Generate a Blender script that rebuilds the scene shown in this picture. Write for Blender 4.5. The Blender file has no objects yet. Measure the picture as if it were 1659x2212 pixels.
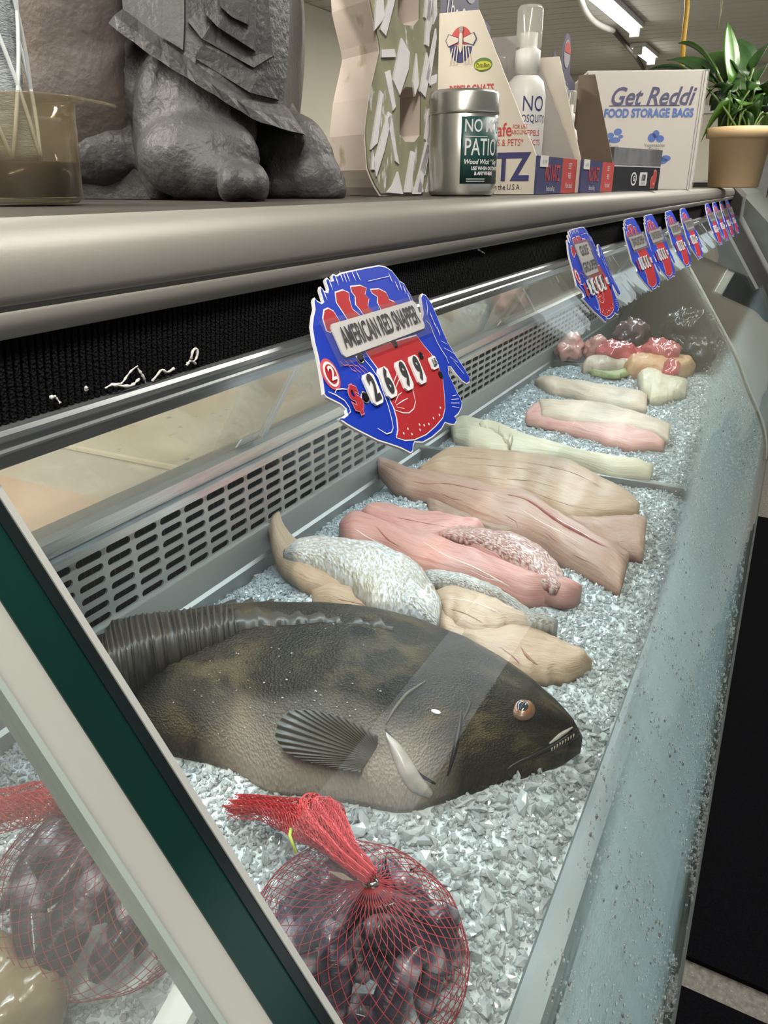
import bpy, math, random
import numpy as np
from mathutils import Vector, Matrix, noise
from mathutils.geometry import tessellate_polygon
from mathutils.bvhtree import BVHTree

random.seed(7); rng = np.random.default_rng(7)
SC = bpy.context.scene
COL = SC.collection

# ------------------------------------------------------------------ camera
CAM = np.array([0., 0., 1.5])
FPX, CX, CY = 1661., 829.5, 1106.
VPX, HY = 1755., 397.
TH = math.atan((CY - HY) / FPX)
AL = math.atan((VPX - CX) / math.hypot(FPX, CY - HY))
FH = np.array([math.cos(AL), math.sin(AL), 0])
RT = np.array([math.sin(AL), -math.cos(AL), 0])
FW = FH * math.cos(TH) + np.array([0, 0, -math.sin(TH)])
UPV = np.cross(RT, FW)
cam = bpy.data.cameras.new('camera'); cam.lens = FPX / 2212 * 36; cam.sensor_width = 36; cam.clip_start = .01
cam_o = bpy.data.objects.new('camera', cam); COL.objects.link(cam_o); SC.camera = cam_o
m = Matrix.Identity(4)
for i in range(3):
    m[i][0], m[i][1], m[i][2], m[i][3] = RT[i], UPV[i], -FW[i], CAM[i]
cam_o.matrix_world = m

# ------------------------------------------------------------------ world, exposure, large lights
w = bpy.data.worlds.new('world'); SC.world = w; w.use_nodes = True
w.node_tree.nodes['Background'].inputs[0].default_value = (.80, .88, 1, 1)
w.node_tree.nodes['Background'].inputs[1].default_value = .35
vs = SC.view_settings
vs.view_transform = 'Standard'; vs.look = 'None'; vs.gamma = 1; vs.use_curve_mapping = False; vs.exposure = 0.0
SC.cycles.max_bounces = 5; SC.cycles.transparent_max_bounces = 16; SC.cycles.transmission_bounces = 3
SC.cycles.glossy_bounces = 3; SC.cycles.diffuse_bounces = 2
SC.cycles.use_adaptive_sampling = True; SC.cycles.adaptive_threshold = .11; SC.cycles.adaptive_min_samples = 16
SC.cycles.caustics_reflective = False; SC.cycles.caustics_refractive = False
SC.cycles.sample_clamp_indirect = 4.0

def area_light(name, loc, rot, sx, sy, power, col=(1, .96, .9)):
    l = bpy.data.lights.new(name, 'AREA'); l.shape = 'RECTANGLE'; l.size = sx; l.size_y = sy; l.energy = power; l.color = col
    o = bpy.data.objects.new(name, l); COL.objects.link(o); o.location = loc; o.rotation_euler = rot
    return o

# ------------------------------------------------------------------ rays from the photograph to real planes
def ray(u, v): return RT * (u - CX) / FPX - UPV * (v - CY) / FPX + FW
def on_z(u, v, z): d = ray(u, v); return CAM + d * ((z - CAM[2]) / d[2])
def on_y(u, v, y): d = ray(u, v); return CAM + d * (y / d[1])
def on_x(u, v, x): d = ray(u, v); return CAM + d * (x / d[0])
def at(u, v, dep): d = ray(u, v); return CAM + d * (dep / (d @ FH))
def on_pl(u, v, p0, n):
    d = ray(u, v); return CAM + d * ((np.dot(n, np.asarray(p0) - CAM)) / np.dot(n, d))

# ------------------------------------------------------------------ materials
MATS = {}
def mat(name, col, rough=.5, metal=0, col2=None, nscale=20, ndet=4, stretch=(1, 1, 1), lo=.35, hi=.65,
        bump=0, bscale=200, bkind='noise', coord='Object', bstretch=None, col3=None, n3=60, lo3=.6, hi3=.75, emit=None, es=1, **kw):
    if name in MATS: return MATS[name]
    mt = bpy.data.materials.new(name); mt.use_nodes = True; MATS[name] = mt
    nt = mt.node_tree; N = nt.nodes; L = nt.links; b = N['Principled BSDF']
    c4 = lambda c: (*c, 1) if len(c) == 3 else c
    b.inputs['Base Color'].default_value = c4(col); b.inputs['Roughness'].default_value = rough; b.inputs['Metallic'].default_value = metal
    for k, v in kw.items(): b.inputs[k.replace('_', ' ')].default_value = v
    if emit: b.inputs['Emission Color'].default_value = c4(emit); b.inputs['Emission Strength'].default_value = es
    tc = N.new('ShaderNodeTexCoord')
    def mapped(st):
        mp = N.new('ShaderNodeMapping'); mp.inputs['Scale'].default_value = st; L.new(tc.outputs[coord], mp.inputs[0]); return mp.outputs[0]
    last = None
    def layer(prev, c, sc, l, h, st):
        nz = N.new('ShaderNodeTexNoise'); nz.inputs['Scale'].default_value = sc; nz.inputs['Detail'].default_value = ndet
        L.new(mapped(st), nz.inputs['Vector'])
        rp = N.new('ShaderNodeMapRange'); rp.inputs[1].default_value = l; rp.inputs[2].default_value = h; L.new(nz.outputs[0], rp.inputs[0])
        mx = N.new('ShaderNodeMix'); mx.data_type = 'RGBA'; L.new(rp.outputs[0], mx.inputs[0])
        if prev is None: mx.inputs[6].default_value = c4(col)
        else: L.new(prev, mx.inputs[6])
        mx.inputs[7].default_value = c4(c); return mx.outputs[2]
    if col2: last = layer(last, col2, nscale, lo, hi, stretch)
    if col3: last = layer(last, col3, n3, lo3, hi3, stretch)
    if last is not None: L.new(last, b.inputs['Base Color'])
    if bump:
        if bkind == 'voro':
            nz = N.new('ShaderNodeTexVoronoi'); nz.inputs['Scale'].default_value = bscale; o = nz.outputs['Distance']
        elif bkind == 'wave':
            nz = N.new('ShaderNodeTexWave'); nz.inputs['Scale'].default_value = bscale; o = nz.outputs['Fac']
        else:
            nz = N.new('ShaderNodeTexNoise'); nz.inputs['Scale'].default_value = bscale; nz.inputs['Detail'].default_value = 5; o = nz.outputs[0]
        L.new(mapped(bstretch or stretch), nz.inputs['Vector'])
        bp = N.new('ShaderNodeBump'); bp.inputs['Strength'].default_value = bump; bp.inputs['Distance'].default_value = .004
        L.new(o, bp.inputs['Height']); L.new(bp.outputs[0], b.inputs['Normal'])
    return mt

def clear_mat(name, tint, rough, refl=1.0, haze=0.0, haze_col=(.8, .85, .85), ior=1.5):
    """thin clear sheet: see-through, Fresnel mirror, optional diffuse haze"""
    if name in MATS: return MATS[name]
    mt = bpy.data.materials.new(name); mt.use_nodes = True; MATS[name] = mt
    nt = mt.node_tree; N = nt.nodes; L = nt.links; N.remove(N['Principled BSDF']); out = N['Material Output']
    tr = N.new('ShaderNodeBsdfTransparent'); tr.inputs[0].default_value = (*tint, 1)
    gl = N.new('ShaderNodeBsdfGlossy'); gl.inputs[0].default_value = (refl, refl, refl, 1); gl.inputs['Roughness'].default_value = rough
    ge = N.new('ShaderNodeNewGeometry'); dt = N.new('ShaderNodeVectorMath'); dt.operation = 'DOT_PRODUCT'; L.new(ge.outputs['Normal'], dt.inputs[0]); L.new(ge.outputs['Incoming'], dt.inputs[1])
    def op(o, a, b=None):
        n = N.new('ShaderNodeMath'); n.operation = o
        for k, x in enumerate((a, b)):
            if x is None: continue
            if isinstance(x, (int, float)): n.inputs[k].default_value = x
            else: L.new(x, n.inputs[k])
        return n.outputs[0]
    r0 = ((ior - 1) / (ior + 1)) ** 2
    sch = op('ADD', op('MULTIPLY', op('POWER', op('SUBTRACT', 1.0, op('ABSOLUTE', dt.outputs['Value'])), 5.0), 1 - r0), r0)
    mx = N.new('ShaderNodeMixShader'); L.new(sch, mx.inputs[0]); L.new(tr.outputs[0], mx.inputs[1]); L.new(gl.outputs[0], mx.inputs[2])
    last = mx.outputs[0]
    if haze:
        df = N.new('ShaderNodeBsdfDiffuse'); df.inputs[0].default_value = (*haze_col, 1)
        tl = N.new('ShaderNodeBsdfTranslucent'); tl.inputs[0].default_value = (*haze_col, 1)
        ad = N.new('ShaderNodeMixShader'); ad.inputs[0].default_value = .5; L.new(df.outputs[0], ad.inputs[1]); L.new(tl.outputs[0], ad.inputs[2])
        m2 = N.new('ShaderNodeMixShader'); m2.inputs[0].default_value = haze; L.new(last, m2.inputs[1]); L.new(ad.outputs[0], m2.inputs[2]); last = m2.outputs[0]
    L.new(last, out.inputs[0]); return mt

# ------------------------------------------------------------------ mesh helpers
def wloc(o):
    l = Vector((0, 0, 0))
    while o is not None: l += o.location; o = o.parent
    return l
def tag(o, label=None, cat=None, group=None, kind=None):
    if label: o['label'] = label
    if cat: o['category'] = cat
    if group: o['group'] = group
    if kind: o['kind'] = kind
    return o
def empty(name, loc, label=None, cat=None, group=None, kind=None):
    o = bpy.data.objects.new(name, None); COL.objects.link(o); o.location = loc; o.empty_display_size = .02
    return tag(o, label, cat, group, kind)
def new_obj(name, verts, faces, mt, parent=None, smooth=False, origin=None, uvs=None):
    v = np.asarray(verts, float).reshape(-1, 3)
    if parent is not None: base = np.array(wloc(parent))
    elif origin is not None: base = np.asarray(origin, float)
    else: base = np.array([v[:, 0].mean(), v[:, 1].mean(), v[:, 2].min()])
    me = bpy.data.meshes.new(name); me.from_pydata((v - base).tolist(), [], faces)
    if uvs is not None:
        ul = me.uv_layers.new(name='UVMap'); li = np.empty(len(me.loops), int); me.loops.foreach_get('vertex_index', li)
        ul.data.foreach_set('uv', np.asarray(uvs, np.float32)[li].ravel())
    if smooth: me.polygons.foreach_set('use_smooth', [True] * len(me.polygons))
    if mt is not None: me.materials.append(mt)
    o = bpy.data.objects.new(name, me); COL.objects.link(o)
    if parent is not None: o.parent = parent
    else: o.location = base
    return o

class MB:
    def __init__(s): s.v = []; s.f = []
    def add(s, v, f):
        k = len(s.v); s.v += [tuple(map(float, p)) for p in v]; s.f += [tuple(i + k for i in q) for q in f]; return s
    def box(s, x0, x1, y0, y1, z0, z1, ch=0):
        if ch:
            return s.cbox(x0, x1, y0, y1, z0, z1, ch)
        v = [(x, y, z) for z in (z0, z1) for y in (y0, y1) for x in (x0, x1)]
        return s.add(v, [(0, 2, 3, 1), (4, 5, 7, 6), (0, 1, 5, 4), (2, 6, 7, 3), (0, 4, 6, 2), (1, 3, 7, 5)])
    def cbox(s, x0, x1, y0, y1, z0, z1, c):
        pts = [(x0 + c, y0), (x1 - c, y0), (x1, y0 + c), (x1, y1 - c), (x1 - c, y1), (x0 + c, y1), (x0, y1 - c), (x0, y0 + c)]
        ins = [(min(max(x, x0 + c), x1 - c), min(max(y, y0 + c), y1 - c)) for x, y in pts]
        return s.rings([[(x, y, z0) for x, y in ins], [(x, y, z0 + c) for x, y in pts], [(x, y, z1 - c) for x, y in pts], [(x, y, z1) for x, y in ins]])
    def obox(s, o, a, b, c):
        """box from corner o with edge vectors a, b, c"""
        o, a, b, c = map(np.asarray, (o, a, b, c)); v = [o + a * i + b * j + c * k for k in (0, 1) for j in (0, 1) for i in (0, 1)]
        return s.add(v, [(0, 2, 3, 1), (4, 5, 7, 6), (0, 1, 5, 4), (2, 6, 7, 3), (0, 4, 6, 2), (1, 3, 7, 5)])
    def rings(s, R, cap=True, closed=True):
        n = len(R[0]); v = [p for r in R for p in r]; f = []
        for i in range(len(R) - 1):
            for j in range(n if closed else n - 1):
                k = (j + 1) % n; f.append((i * n + j, i * n + k, (i + 1) * n + k, (i + 1) * n + j))
        if cap: f.append(tuple(range(n - 1, -1, -1))); f.append(tuple(range((len(R) - 1) * n, len(R) * n)))
        return s.add(v, f)
    def tube(s, P, r, n=6, cap=True):
        P = [np.asarray(p, float) for p in P]; R = []
        rr = r if hasattr(r, '__len__') else [r] * len(P)
        prev = None
        for i, p in enumerate(P):
            t = P[min(i + 1, len(P) - 1)] - P[max(i - 1, 0)]; t = t / (np.linalg.norm(t) + 1e-12)
            if prev is None:
                a = np.cross(t, [0, 0, 1]);
                if np.linalg.norm(a) < .1: a = np.cross(t, [1, 0, 0])
            else: a = prev - t * (prev @ t)
            a = a / np.linalg.norm(a); prev = a; b = np.cross(t, a)
            R.append([p + rr[i] * (a * math.cos(2 * math.pi * k / n) + b * math.sin(2 * math.pi * k / n)) for k in range(n)])
        return s.rings(R, cap)
    def lathe(s, c, prof, n=32, cap=True):
        return s.rings([[(c[0] + r * math.cos(2 * math.pi * k / n), c[1] + r * math.sin(2 * math.pi * k / n), c[2] + z) for k in range(n)] for r, z in prof], cap)
    def extr(s, prof, x0, x1, closed=True):
        """(y,z) profile pulled along x"""
        return s.rings([[(x0, y, z) for y, z in prof], [(x1, y, z) for y, z in prof]], closed, closed)
    def prism(s, poly, fn, d, holes=()):
        """poly 2D (with holes) -> fn(x,y) 3D front, extruded by vector d"""
        loops = [[Vector((p[0], p[1], 0)) for p in poly]] + [[Vector((p[0], p[1], 0)) for p in h] for h in holes]
        flat = [p for l in loops for p in l]; tris = tessellate_polygon(loops)
        front = [np.asarray(fn(p.x, p.y)) for p in flat]; n = len(flat); d = np.asarray(d, float)
        f = [tuple(t) for t in tris] + [tuple(i + n for i in reversed(t)) for t in tris]; k = 0
        for l in loops:
            for i in range(len(l)): j = (i + 1) % len(l); f.append((k + i, k + j, n + k + j, n + k + i))
            k += len(l)
        return s.add(front + [p + d for p in front], f)
    def sphere(s, c, r, n=12, mrow=8, R=None):
        c = np.asarray(c, float); r = np.asarray(r if hasattr(r, '__len__') else (r, r, r), float); v = []
        for i in range(1, mrow):
            a = math.pi * i / mrow
            for k in range(n):
                b = 2 * math.pi * k / n; v.append(np.array([math.sin(a) * math.cos(b), math.sin(a) * math.sin(b), math.cos(a)]) * r)
        v += [np.array([0, 0, r[2]]), np.array([0, 0, -r[2]])]
        if R is not None: v = [R @ p for p in v]
        f = [(i * n + k, (i + 1) * n + k, (i + 1) * n + (k + 1) % n, i * n + (k + 1) % n) for i in range(mrow - 2) for k in range(n)]
        t = (mrow - 1) * n
        f += [(t, k, (k + 1) % n) for k in range(n)] + [(t + 1, (mrow - 2) * n + (k + 1) % n, (mrow - 2) * n + k) for k in range(n)]
        return s.add([c + p for p in v], f)
    def build(s, name, mt, parent=None, smooth=False, label=None, cat=None, group=None, kind=None, origin=None):
        o = new_obj(name, s.v, s.f, mt, parent, smooth, origin); return tag(o, label, cat, group, kind)

def remeshed(name, mb, mt, voxel, parent=None, sm=6, amp=0, fscale=40):
    """fuse overlapping lumps into one skin"""
    v = np.array(mb.v); base = np.array(wloc(parent)) if parent is not None else np.array([v[:, 0].mean(), v[:, 1].mean(), v[:, 2].min()])
    me = bpy.data.meshes.new('tmp'); me.from_pydata((v - base).tolist(), [], mb.f)
    o = bpy.data.objects.new('tmp', me); COL.objects.link(o)
    r = o.modifiers.new('r', 'REMESH'); r.mode = 'VOXEL'; r.voxel_size = voxel
    q = o.modifiers.new('s', 'SMOOTH'); q.iterations = sm; q.factor = .5
    dg = bpy.context.evaluated_depsgraph_get(); me2 = bpy.data.meshes.new_from_object(o.evaluated_get(dg)); bpy.data.objects.remove(o)
    if amp:
        n = len(me2.vertices); co = np.empty(n * 3); no = np.empty(n * 3); me2.vertices.foreach_get('co', co); me2.vertices.foreach_get('normal', no)
        co = co.reshape(-1, 3); no = no.reshape(-1, 3)
        h = np.array([noise.fractal(Vector(p * fscale), 1, 2, 4) for p in co]); co += no * (h * amp)[:, None]; me2.vertices.foreach_set('co', co.ravel())
    me2.polygons.foreach_set('use_smooth', [True] * len(me2.polygons)); me2.name = name
    me2.materials.clear(); me2.materials.append(mt)
    ob = bpy.data.objects.new(name, me2); COL.objects.link(ob)
    if parent is not None: ob.parent = parent
    else: ob.location = base
    return ob

def text_mesh(body, size=1, bold=0, shear=0, sx=1, align='CENTER'):
    cu = bpy.data.curves.new('t', 'FONT'); cu.body = body; cu.size = size; cu.align_x = align; cu.align_y = 'CENTER'; cu.offset = bold; cu.shear = shear
    cu.resolution_u = 3
    o = bpy.data.objects.new('t', cu); COL.objects.link(o); dg = bpy.context.evaluated_depsgraph_get(); me = bpy.data.meshes.new_from_object(o.evaluated_get(dg))
    bpy.data.objects.remove(o); v = [(p.co.x * sx, p.co.y) for p in me.vertices]; f = [tuple(p.vertices) for p in me.polygons]; bpy.data.meshes.remove(me)
    return v, f
def put_text(body, o, xd, yd, size, mt, parent, bold=0, shear=0, sx=1, align='CENTER', fn=None, lift=.0006, name='lettering'):
    v, f = text_mesh(body, size, bold, shear, sx, align); o = np.asarray(o, float)
    if fn is None:
        xd = np.asarray(xd, float); yd = np.asarray(yd, float); n = np.cross(xd, yd); n /= np.linalg.norm(n)
        V = [o + xd * a + yd * b + n * lift for a, b in v]
    else: V = [fn(a, b) for a, b in v]
    return new_obj(name, V, f, mt, parent)

def copy_tree(o, parent=None):
    c = o.copy(); COL.objects.link(c); c.parent = parent
    for ch in o.children: copy_tree(ch, c)
    return c

def resample(P, n, sm=2):
    P = np.asarray(P, float); d = np.r_[0, np.cumsum(np.linalg.norm(np.diff(P, axis=0), axis=1))]; t = np.linspace(0, d[-1], n)
    Q = np.stack([np.interp(t, d, P[:, k]) for k in range(P.shape[1])], 1)
    for _ in range(sm): Q[1:-1] = Q[1:-1] * .5 + (Q[:-2] + Q[2:]) * .25
    return Q

FOOT = []        # outlines of what lies on the ice
def slab(name, up, lo, zu, zl, H, mt, parent=None, N=40, M=14, pw=.42, zbase=None, amp=.0016, fs=30, endt=.1, ridge=0, nr=30, foot=True,
         serr=0, lift=None, und=1.0, mirror=0., wob=.0035, label=None, cat=None, group=None):
    """a fleshy slab between two edge lines, domed on top, closed below"""
    U = np.array([on_z(a, b, zu) for a, b in resample(up, N)]); Lo = np.array([on_z(a, b, zl) for a, b in resample(lo, N)])
    sd_ = random.random() * 90
    for E_, k_ in ((U, 0), (Lo, 7)):
        for i in range(N):
            E_[i, :2] += wob * np.array([noise.fractal(Vector((i * 16 / N, k_, sd_)), 1, 2, 3), noise.fractal(Vector((i * 16 / N, k_ + 3, sd_)), 1, 2, 3)])
    if foot: FOOT.append(np.r_[U[:, :2], Lo[::-1, :2]])
    V = []; UV = []; seed = random.random() * 50
    for i in range(N):
        s = i / (N - 1); e = min(1, (s + .02) / endt, (1.02 - s) / endt) ** .6; h = H(s) if callable(H) else H; lf = lift(s) if lift else 0
        for j in range(M + 1):
            t = j / M; p = U[i] * (1 - t) + Lo[i] * t
            q = max(0, 1 - (2 * t - 1) ** 2) ** pw
            z = h * q * e * (1 + .28 * noise.fractal(Vector((s * 3.5, t * 2.2, seed + 9)), 1, 2, 3) * und) + amp * noise.fractal(Vector((p[0] * fs, p[1] * fs, seed)), 1, 2, 4) * q
            if ridge: z += ridge * math.sin(s * nr * 2 * math.pi) * q
            if serr and t < .3: p = p + (U[i] - Lo[i]) * serr * ((s * nr) % 1) * (1 - t / .3)
            V.append((p[0], p[1], p[2] + z + lf)); UV.append((s, t))
    n0 = len(V)
    for i in range(N):
        lf = lift(i / (N - 1)) if lift else 0
        for j in range(M + 1):
            t = j / M; p = U[i] * (1 - t) + Lo[i] * t; zb = p[2] - .004 if zbase is None else zbase
            if mirror:
                s = i / (N - 1); zb = max(zbase, p[2] - .002 - mirror * (H(s) if callable(H) else H) * max(0, 1 - (2 * t - 1) ** 2) ** pw * min(1, (s + .02) / endt, (1.02 - s) / endt) ** .6)
            V.append((p[0], p[1], zb + lf)); UV.append((i / (N - 1), t))
    f = []; W = M + 1
    for i in range(N - 1):
        for j in range(M):
            a = i * W + j; f.append((a, a + 1, a + W + 1, a + W)); b = n0 + a; f.append((b, b + W, b + W + 1, b + 1))
        for j in (0, M):
            a = i * W + j; b = n0 + a; f.append((a, a + W, b + W, b) if j == 0 else (a + W, a, b, b + W))
    for i in (0, N - 1):
        for j in range(M):
            a = i * W + j; b = n0 + a; f.append((a + 1, a, b, b + 1) if i == 0 else (a, a + 1, b + 1, b))
    o = new_obj(name, V, f, mt, parent, True, uvs=UV); tag(o, label, cat, group); return o

def zoomer(x0, y0, k): return lambda P: [(x0 + a / k, y0 + b / k) for a, b in P]

# ------------------------------------------------------------------ palette
steel = mat('brushed_steel', (.42, .42, .40), .52, .8, (.42, .42, .40), 30, stretch=(1, 40, 40), bump=.05, bscale=60, bstretch=(1, 60, 60))
dsteel = mat('dull_steel', (.36, .36, .34), .42, .9, (.28, .28, .27), 12, bump=.05)
satin = mat('satin_fascia', (.25, .24, .218), .52, .35, (.228, .219, .197), 6, bump=.04, bscale=900)
alu = mat('aluminium', (.62, .65, .66), .3, .9, (.5, .53, .54), 20, stretch=(1, 30, 30))
greyp = mat('grey_plastic', (.34, .35, .35), .5, col2=(.29, .30, .30), nscale=8)
velcro = mat('velcro', (.008, .008, .009), .95, bump=.6, bscale=700, bkind='voro', Specular_IOR_Level=.1)
white = mat('white_plastic', (.82, .81, .78), .4, col2=(.76, .75, .72), nscale=10)
paper = mat('paper_white', (.90, .89, .86), .6, col2=(.80, .79, .74), nscale=14)
blackp = mat('black_print', (.012, .012, .014), .6, col2=(.02, .02, .022))
navy = mat('navy_print', (.045, .05, .16), .5, col2=(.06, .065, .18))
redp = mat('red_print', (.55, .06, .055), .5, col2=(.6, .08, .07))
blue = mat('tag_blue', (.006, .034, .42), .5, col2=(.008, .042, .46), nscale=6, Specular_IOR_Level=.15)
tred = mat('tag_red', (.40, .018, .026), .5, col2=(.44, .024, .030), nscale=6, Specular_IOR_Level=.15)
inkw = mat('white_ink', (.84, .84, .86), .5, col2=(.78, .78, .8))
lblue = mat('light_blue_print', (.12, .22, .62), .5, col2=(.16, .27, .66))
cream = mat('cream_card', (.72, .66, .56), .6, col2=(.67, .61, .51), nscale=5)
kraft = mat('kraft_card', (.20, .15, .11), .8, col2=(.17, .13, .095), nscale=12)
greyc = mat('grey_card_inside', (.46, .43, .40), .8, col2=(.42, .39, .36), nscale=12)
dark = mat('dark_void', (.006, .0065, .007), .8, col2=(.010, .011, .012), Specular_IOR_Level=.1)

# ================================================================== THE ROOM
wallm = mat('painted_wall', (.76, .73, .61), .7, col2=(.72, .69, .57), nscale=2)
ceilm = mat('ceiling_paint', (.70, .69, .64), .6, col2=(.63, .62, .57), nscale=3, stretch=(8, 1, 1))
RX0, RX1, RY0, RY1, RZ = -3.2, 10.2, -4.2, 3.4, 2.68
conc = mat('terrazzo', (.22, .21, .185), .6, col2=(.13, .12, .10), nscale=90, col3=(.38, .36, .32), n3=160)
tag(MB().box(RX0, RX1, RY0, RY1, -.1, 0).build('floor', conc), 'grey speckled floor', kind='structure')
ceil = MB().box(RX0, RX1, RY0, RY1, RZ, RZ + .1).build('ceiling', ceilm); tag(ceil, 'pale boarded ceiling', kind='structure')
pan = None
for k in range(34):
    x = 3.4 + k * .2
    if pan is None:
        pan = MB().box(x, x + .185, RY0 + .02, RY1 - .02, RZ - .012, RZ).build('panel', ceilm, ceil); px0 = x
    else:
        c = pan.copy(); COL.objects.link(c); c.parent = ceil; c.location.x += x - px0
MB().box(RX0, RX1, RY1, RY1 + .1, 0, RZ).build('wall_back', wallm, kind='structure')
MB().box(RX1, RX1 + .1, RY0, RY1, 0, RZ).build('wall_far', wallm, kind='structure')
MB().box(RX0 - .1, RX0, RY0, RY1, 0, RZ).build('wall_near', wallm, kind='structure')
wf = MB()
wf.box(RX0, RX1, RY0 - .1, RY0, 0, 1.3); wf.box(RX0, RX1, RY0 - .1, RY0, 1.95, RZ); wf.box(RX0, -2.9, RY0 - .1, RY0, 1.3, 1.95); wf.box(7.4, RX1, RY0 - .1, RY0, 1.3, 1.95)
wf.build('wall_front', mat('front_wall_paint', (.16, .15, .13), .7, col2=(.14, .13, .115), nscale=2), kind='structure')
wn = MB(); wn.box(-2.9, 7.4, RY0 - .06, RY0 - .05, 1.3, 1.95)  # unseen glowing panel and frame, added for a bright band reflected in the glass
glow_m = mat('added_glow', (.8, .85, .9), .5, emit=(.88, .94, 1), es=.8)
wno = wn.build('added_glow_panel', glow_m, kind='structure')
fr = MB()
for x in (-2.9, 2.2, 7.34): fr.box(x, x + .06, RY0 - .08, RY0 - .01, 1.3, 1.95)
fr.build('added_glow_frame', greyp, wno)
tag(MB().box(RX1 - .06, RX1, RY0, RY1, 2.22, 2.30).build('trim_1', white), kind='structure')
# beige door post and bright opening on the back wall, seen behind the boxes
tag(MB().box(6.05, 6.25, RY1 - .08, RY1 - .001, 0, 2.66).build('trim_2', mat('pale_yellow_paint', (.80, .80, .58), .5, col2=(.74, .74, .52))), kind='structure')
tag(MB().box(RX1 - .05, RX1 - .001, -.55, .42, .9, 2.18).build('window_2', mat('cream_blind', (.88, .82, .68), .6, col2=(.84, .78, .64))), kind='structure')
tag(MB().box(RX1 - .09, RX1 - .001, .43, .62, 0, 2.2).build('trim_3', greyp), kind='structure')
# walk-in cooler on the staff side
wi = empty('walk_in_cooler', (3.0, 3.0, 0), 'beige walk-in cooler front with recessed panel behind the grey statue', 'cooler')
cb = mat('cooler_beige', (.82, .80, .64), .5, col2=(.78, .76, .60), nscale=2)
cb2 = mat('cooler_panel', (.64, .62, .50), .5, col2=(.60, .58, .47), nscale=2)
MB().box(.6, 4.2, 2.9, 3.38, .01, 2.0).build('body', cb, wi)
MB().box(1.2, 3.05, 2.86, 2.9, .1, 1.83, .004).build('door', cb2, wi)
MB().box(3.02, 3.10, 2.85, 2.9, .1, 1.87, .003).build('door_jamb', cb, wi)
MB().box(2.58, 2.64, 2.82, 2.86, 1.68, 1.76, .004).build('switch_box', blackp, wi)
MB().box(2.86, 2.94, 2.83, 2.9, 1.90, 1.99, .004).build('thermostat', greyp, wi)
MB().box(2.5, 2.62, 2.82, 2.86, 1.47, 1.57, .004).build('latch', blackp, wi)

# ceiling strip lights
tube_em = mat('lit_tube', (1, 1, 1), .4, emit=(1, .97, .90), es=9)
def strip_light(x, y, ln, label, power, seen):
    r = empty('strip_light', (x + ln / 2, y, RZ - .03), label, 'ceiling light', 'ceiling strip lights')
    MB().box(x, x + ln, y - .07, y + .07, RZ - .05, RZ - .013, .006).build('housing', white, r)
    MB().tube([(x + .02, y, RZ - .075), (x + ln - .02, y, RZ - .075)], .028, 10).build('tube', tube_em, r, True)
    for xx in (x, x + ln - .03): MB().box(xx, xx + .03, y - .04, y + .04, RZ - .11, RZ - .05, .004).build('lamp_holder', white, r)
    a = area_light('lamp', (x + ln / 2, y, RZ - .115), (0, 0, 0), ln, .12, power, (1, .95, .86)); return r
pA = on_z(1372, 72, RZ - .08); pB = on_z(1412, 133, RZ - .08)
strip_light(pA[0] - 1.9, pA[1], 1.9, 'bright ceiling strip light running towards the hanging yellow cable', 60, 1)
strip_light(pB[0] - .75, pB[1] + .02, .75, 'short bright ceiling light above the potted plant', 20, 1)
strip_light(-1.6, pA[1], 1.9, 'ceiling strip light over the staff side behind the camera', 70, 0)
strip_light(-1.5, -.15, 1.9, 'added unseen ceiling strip light over the customer aisle near the camera', 44, 0)  # aisle fixtures out of view, added to light the counter and case
strip_light(1.6, -.15, 1.9, 'added unseen ceiling strip light over the middle of the customer aisle', 34, 0)
strip_light(3.7, -.3, 1.9, 'added unseen ceiling strip light over the far end of the customer aisle', 30, 0)
# conduit on the ceiling, cable, hanging cords
P = [on_z(*p, RZ - .04) for p in ((1252, -10), (1262, 20), (1280, 45), (1305, 60), (1325, 66))]
MB().tube(resample(P, 16), .022, 8).build('conduit', white, None, True, 'white bent conduit pipe on the ceiling beside the strip light', 'pipe')
P = [on_z(*p, RZ - .03) for p in ((1325, 66), (1350, 95), (1372, 120), (1390, 150))]
MB().tube(P, .018, 6).build('cable', mat('dark_cable', (.10, .09, .08), .6, col2=(.13, .12, .11)), None, True, 'dark cable running along the ceiling after the white conduit', 'cable')
x = 4.6
MB().tube([on_x(1486, -40, x), on_x(1484, 20, x), on_x(1476, 90, x), on_x(1472, 180, x)], .012, 8).build('yellow_cable', mat('yellow_cord', (.72, .45, .06), .5, col2=(.66, .40, .05)), None, True, 'yellow cable hanging from the ceiling behind the plant', 'cable')
MB().tube([on_x(1562, -40, x), on_x(1558, 20, x), on_x(1550, 60, x)], .004, 6).build('hanging_wire', mat('olive_wire', (.30, .32, .18), .6, col2=(.26, .28, .16)), None, True, 'thin green wire hanging above the potted plant', 'wire')

# ================================================================== DISPLAY CASE
XN, XE = -.55, 3.95                     # near and far ends of the case
ZT = 1.4855                             # counter top
case = empty('display_case', (1.7, .4, 0), 'long steel refrigerated fish display case with sloping glass front', 'display case')
ctop = mat('counter_steel', (.13, .122, .108), .45, .5, (.095, .088, .078), 5, bump=.08, bscale=120)
MB().box(XN, XE, .335, .76, ZT - .03, ZT, .002).build('counter_top', ctop, case)
fp = [(.345, ZT - .0002), (.325, ZT), (.312, ZT - .0013), (.3035, ZT - .005), (.298, ZT - .0125), (.2955, ZT - .0215), (.2955, ZT - .0290), (.2965, ZT - .0322), (.2992, ZT - .0340),
      (.2988, ZT - .0358), (.2965, ZT - .0374), (.3015, ZT - .0482), (.33, ZT - .0482), (.345, ZT - .03)]
MB().extr(fp, XN, XE).build('fascia', satin, case, True)
fs_ = case.children[-1]
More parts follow.
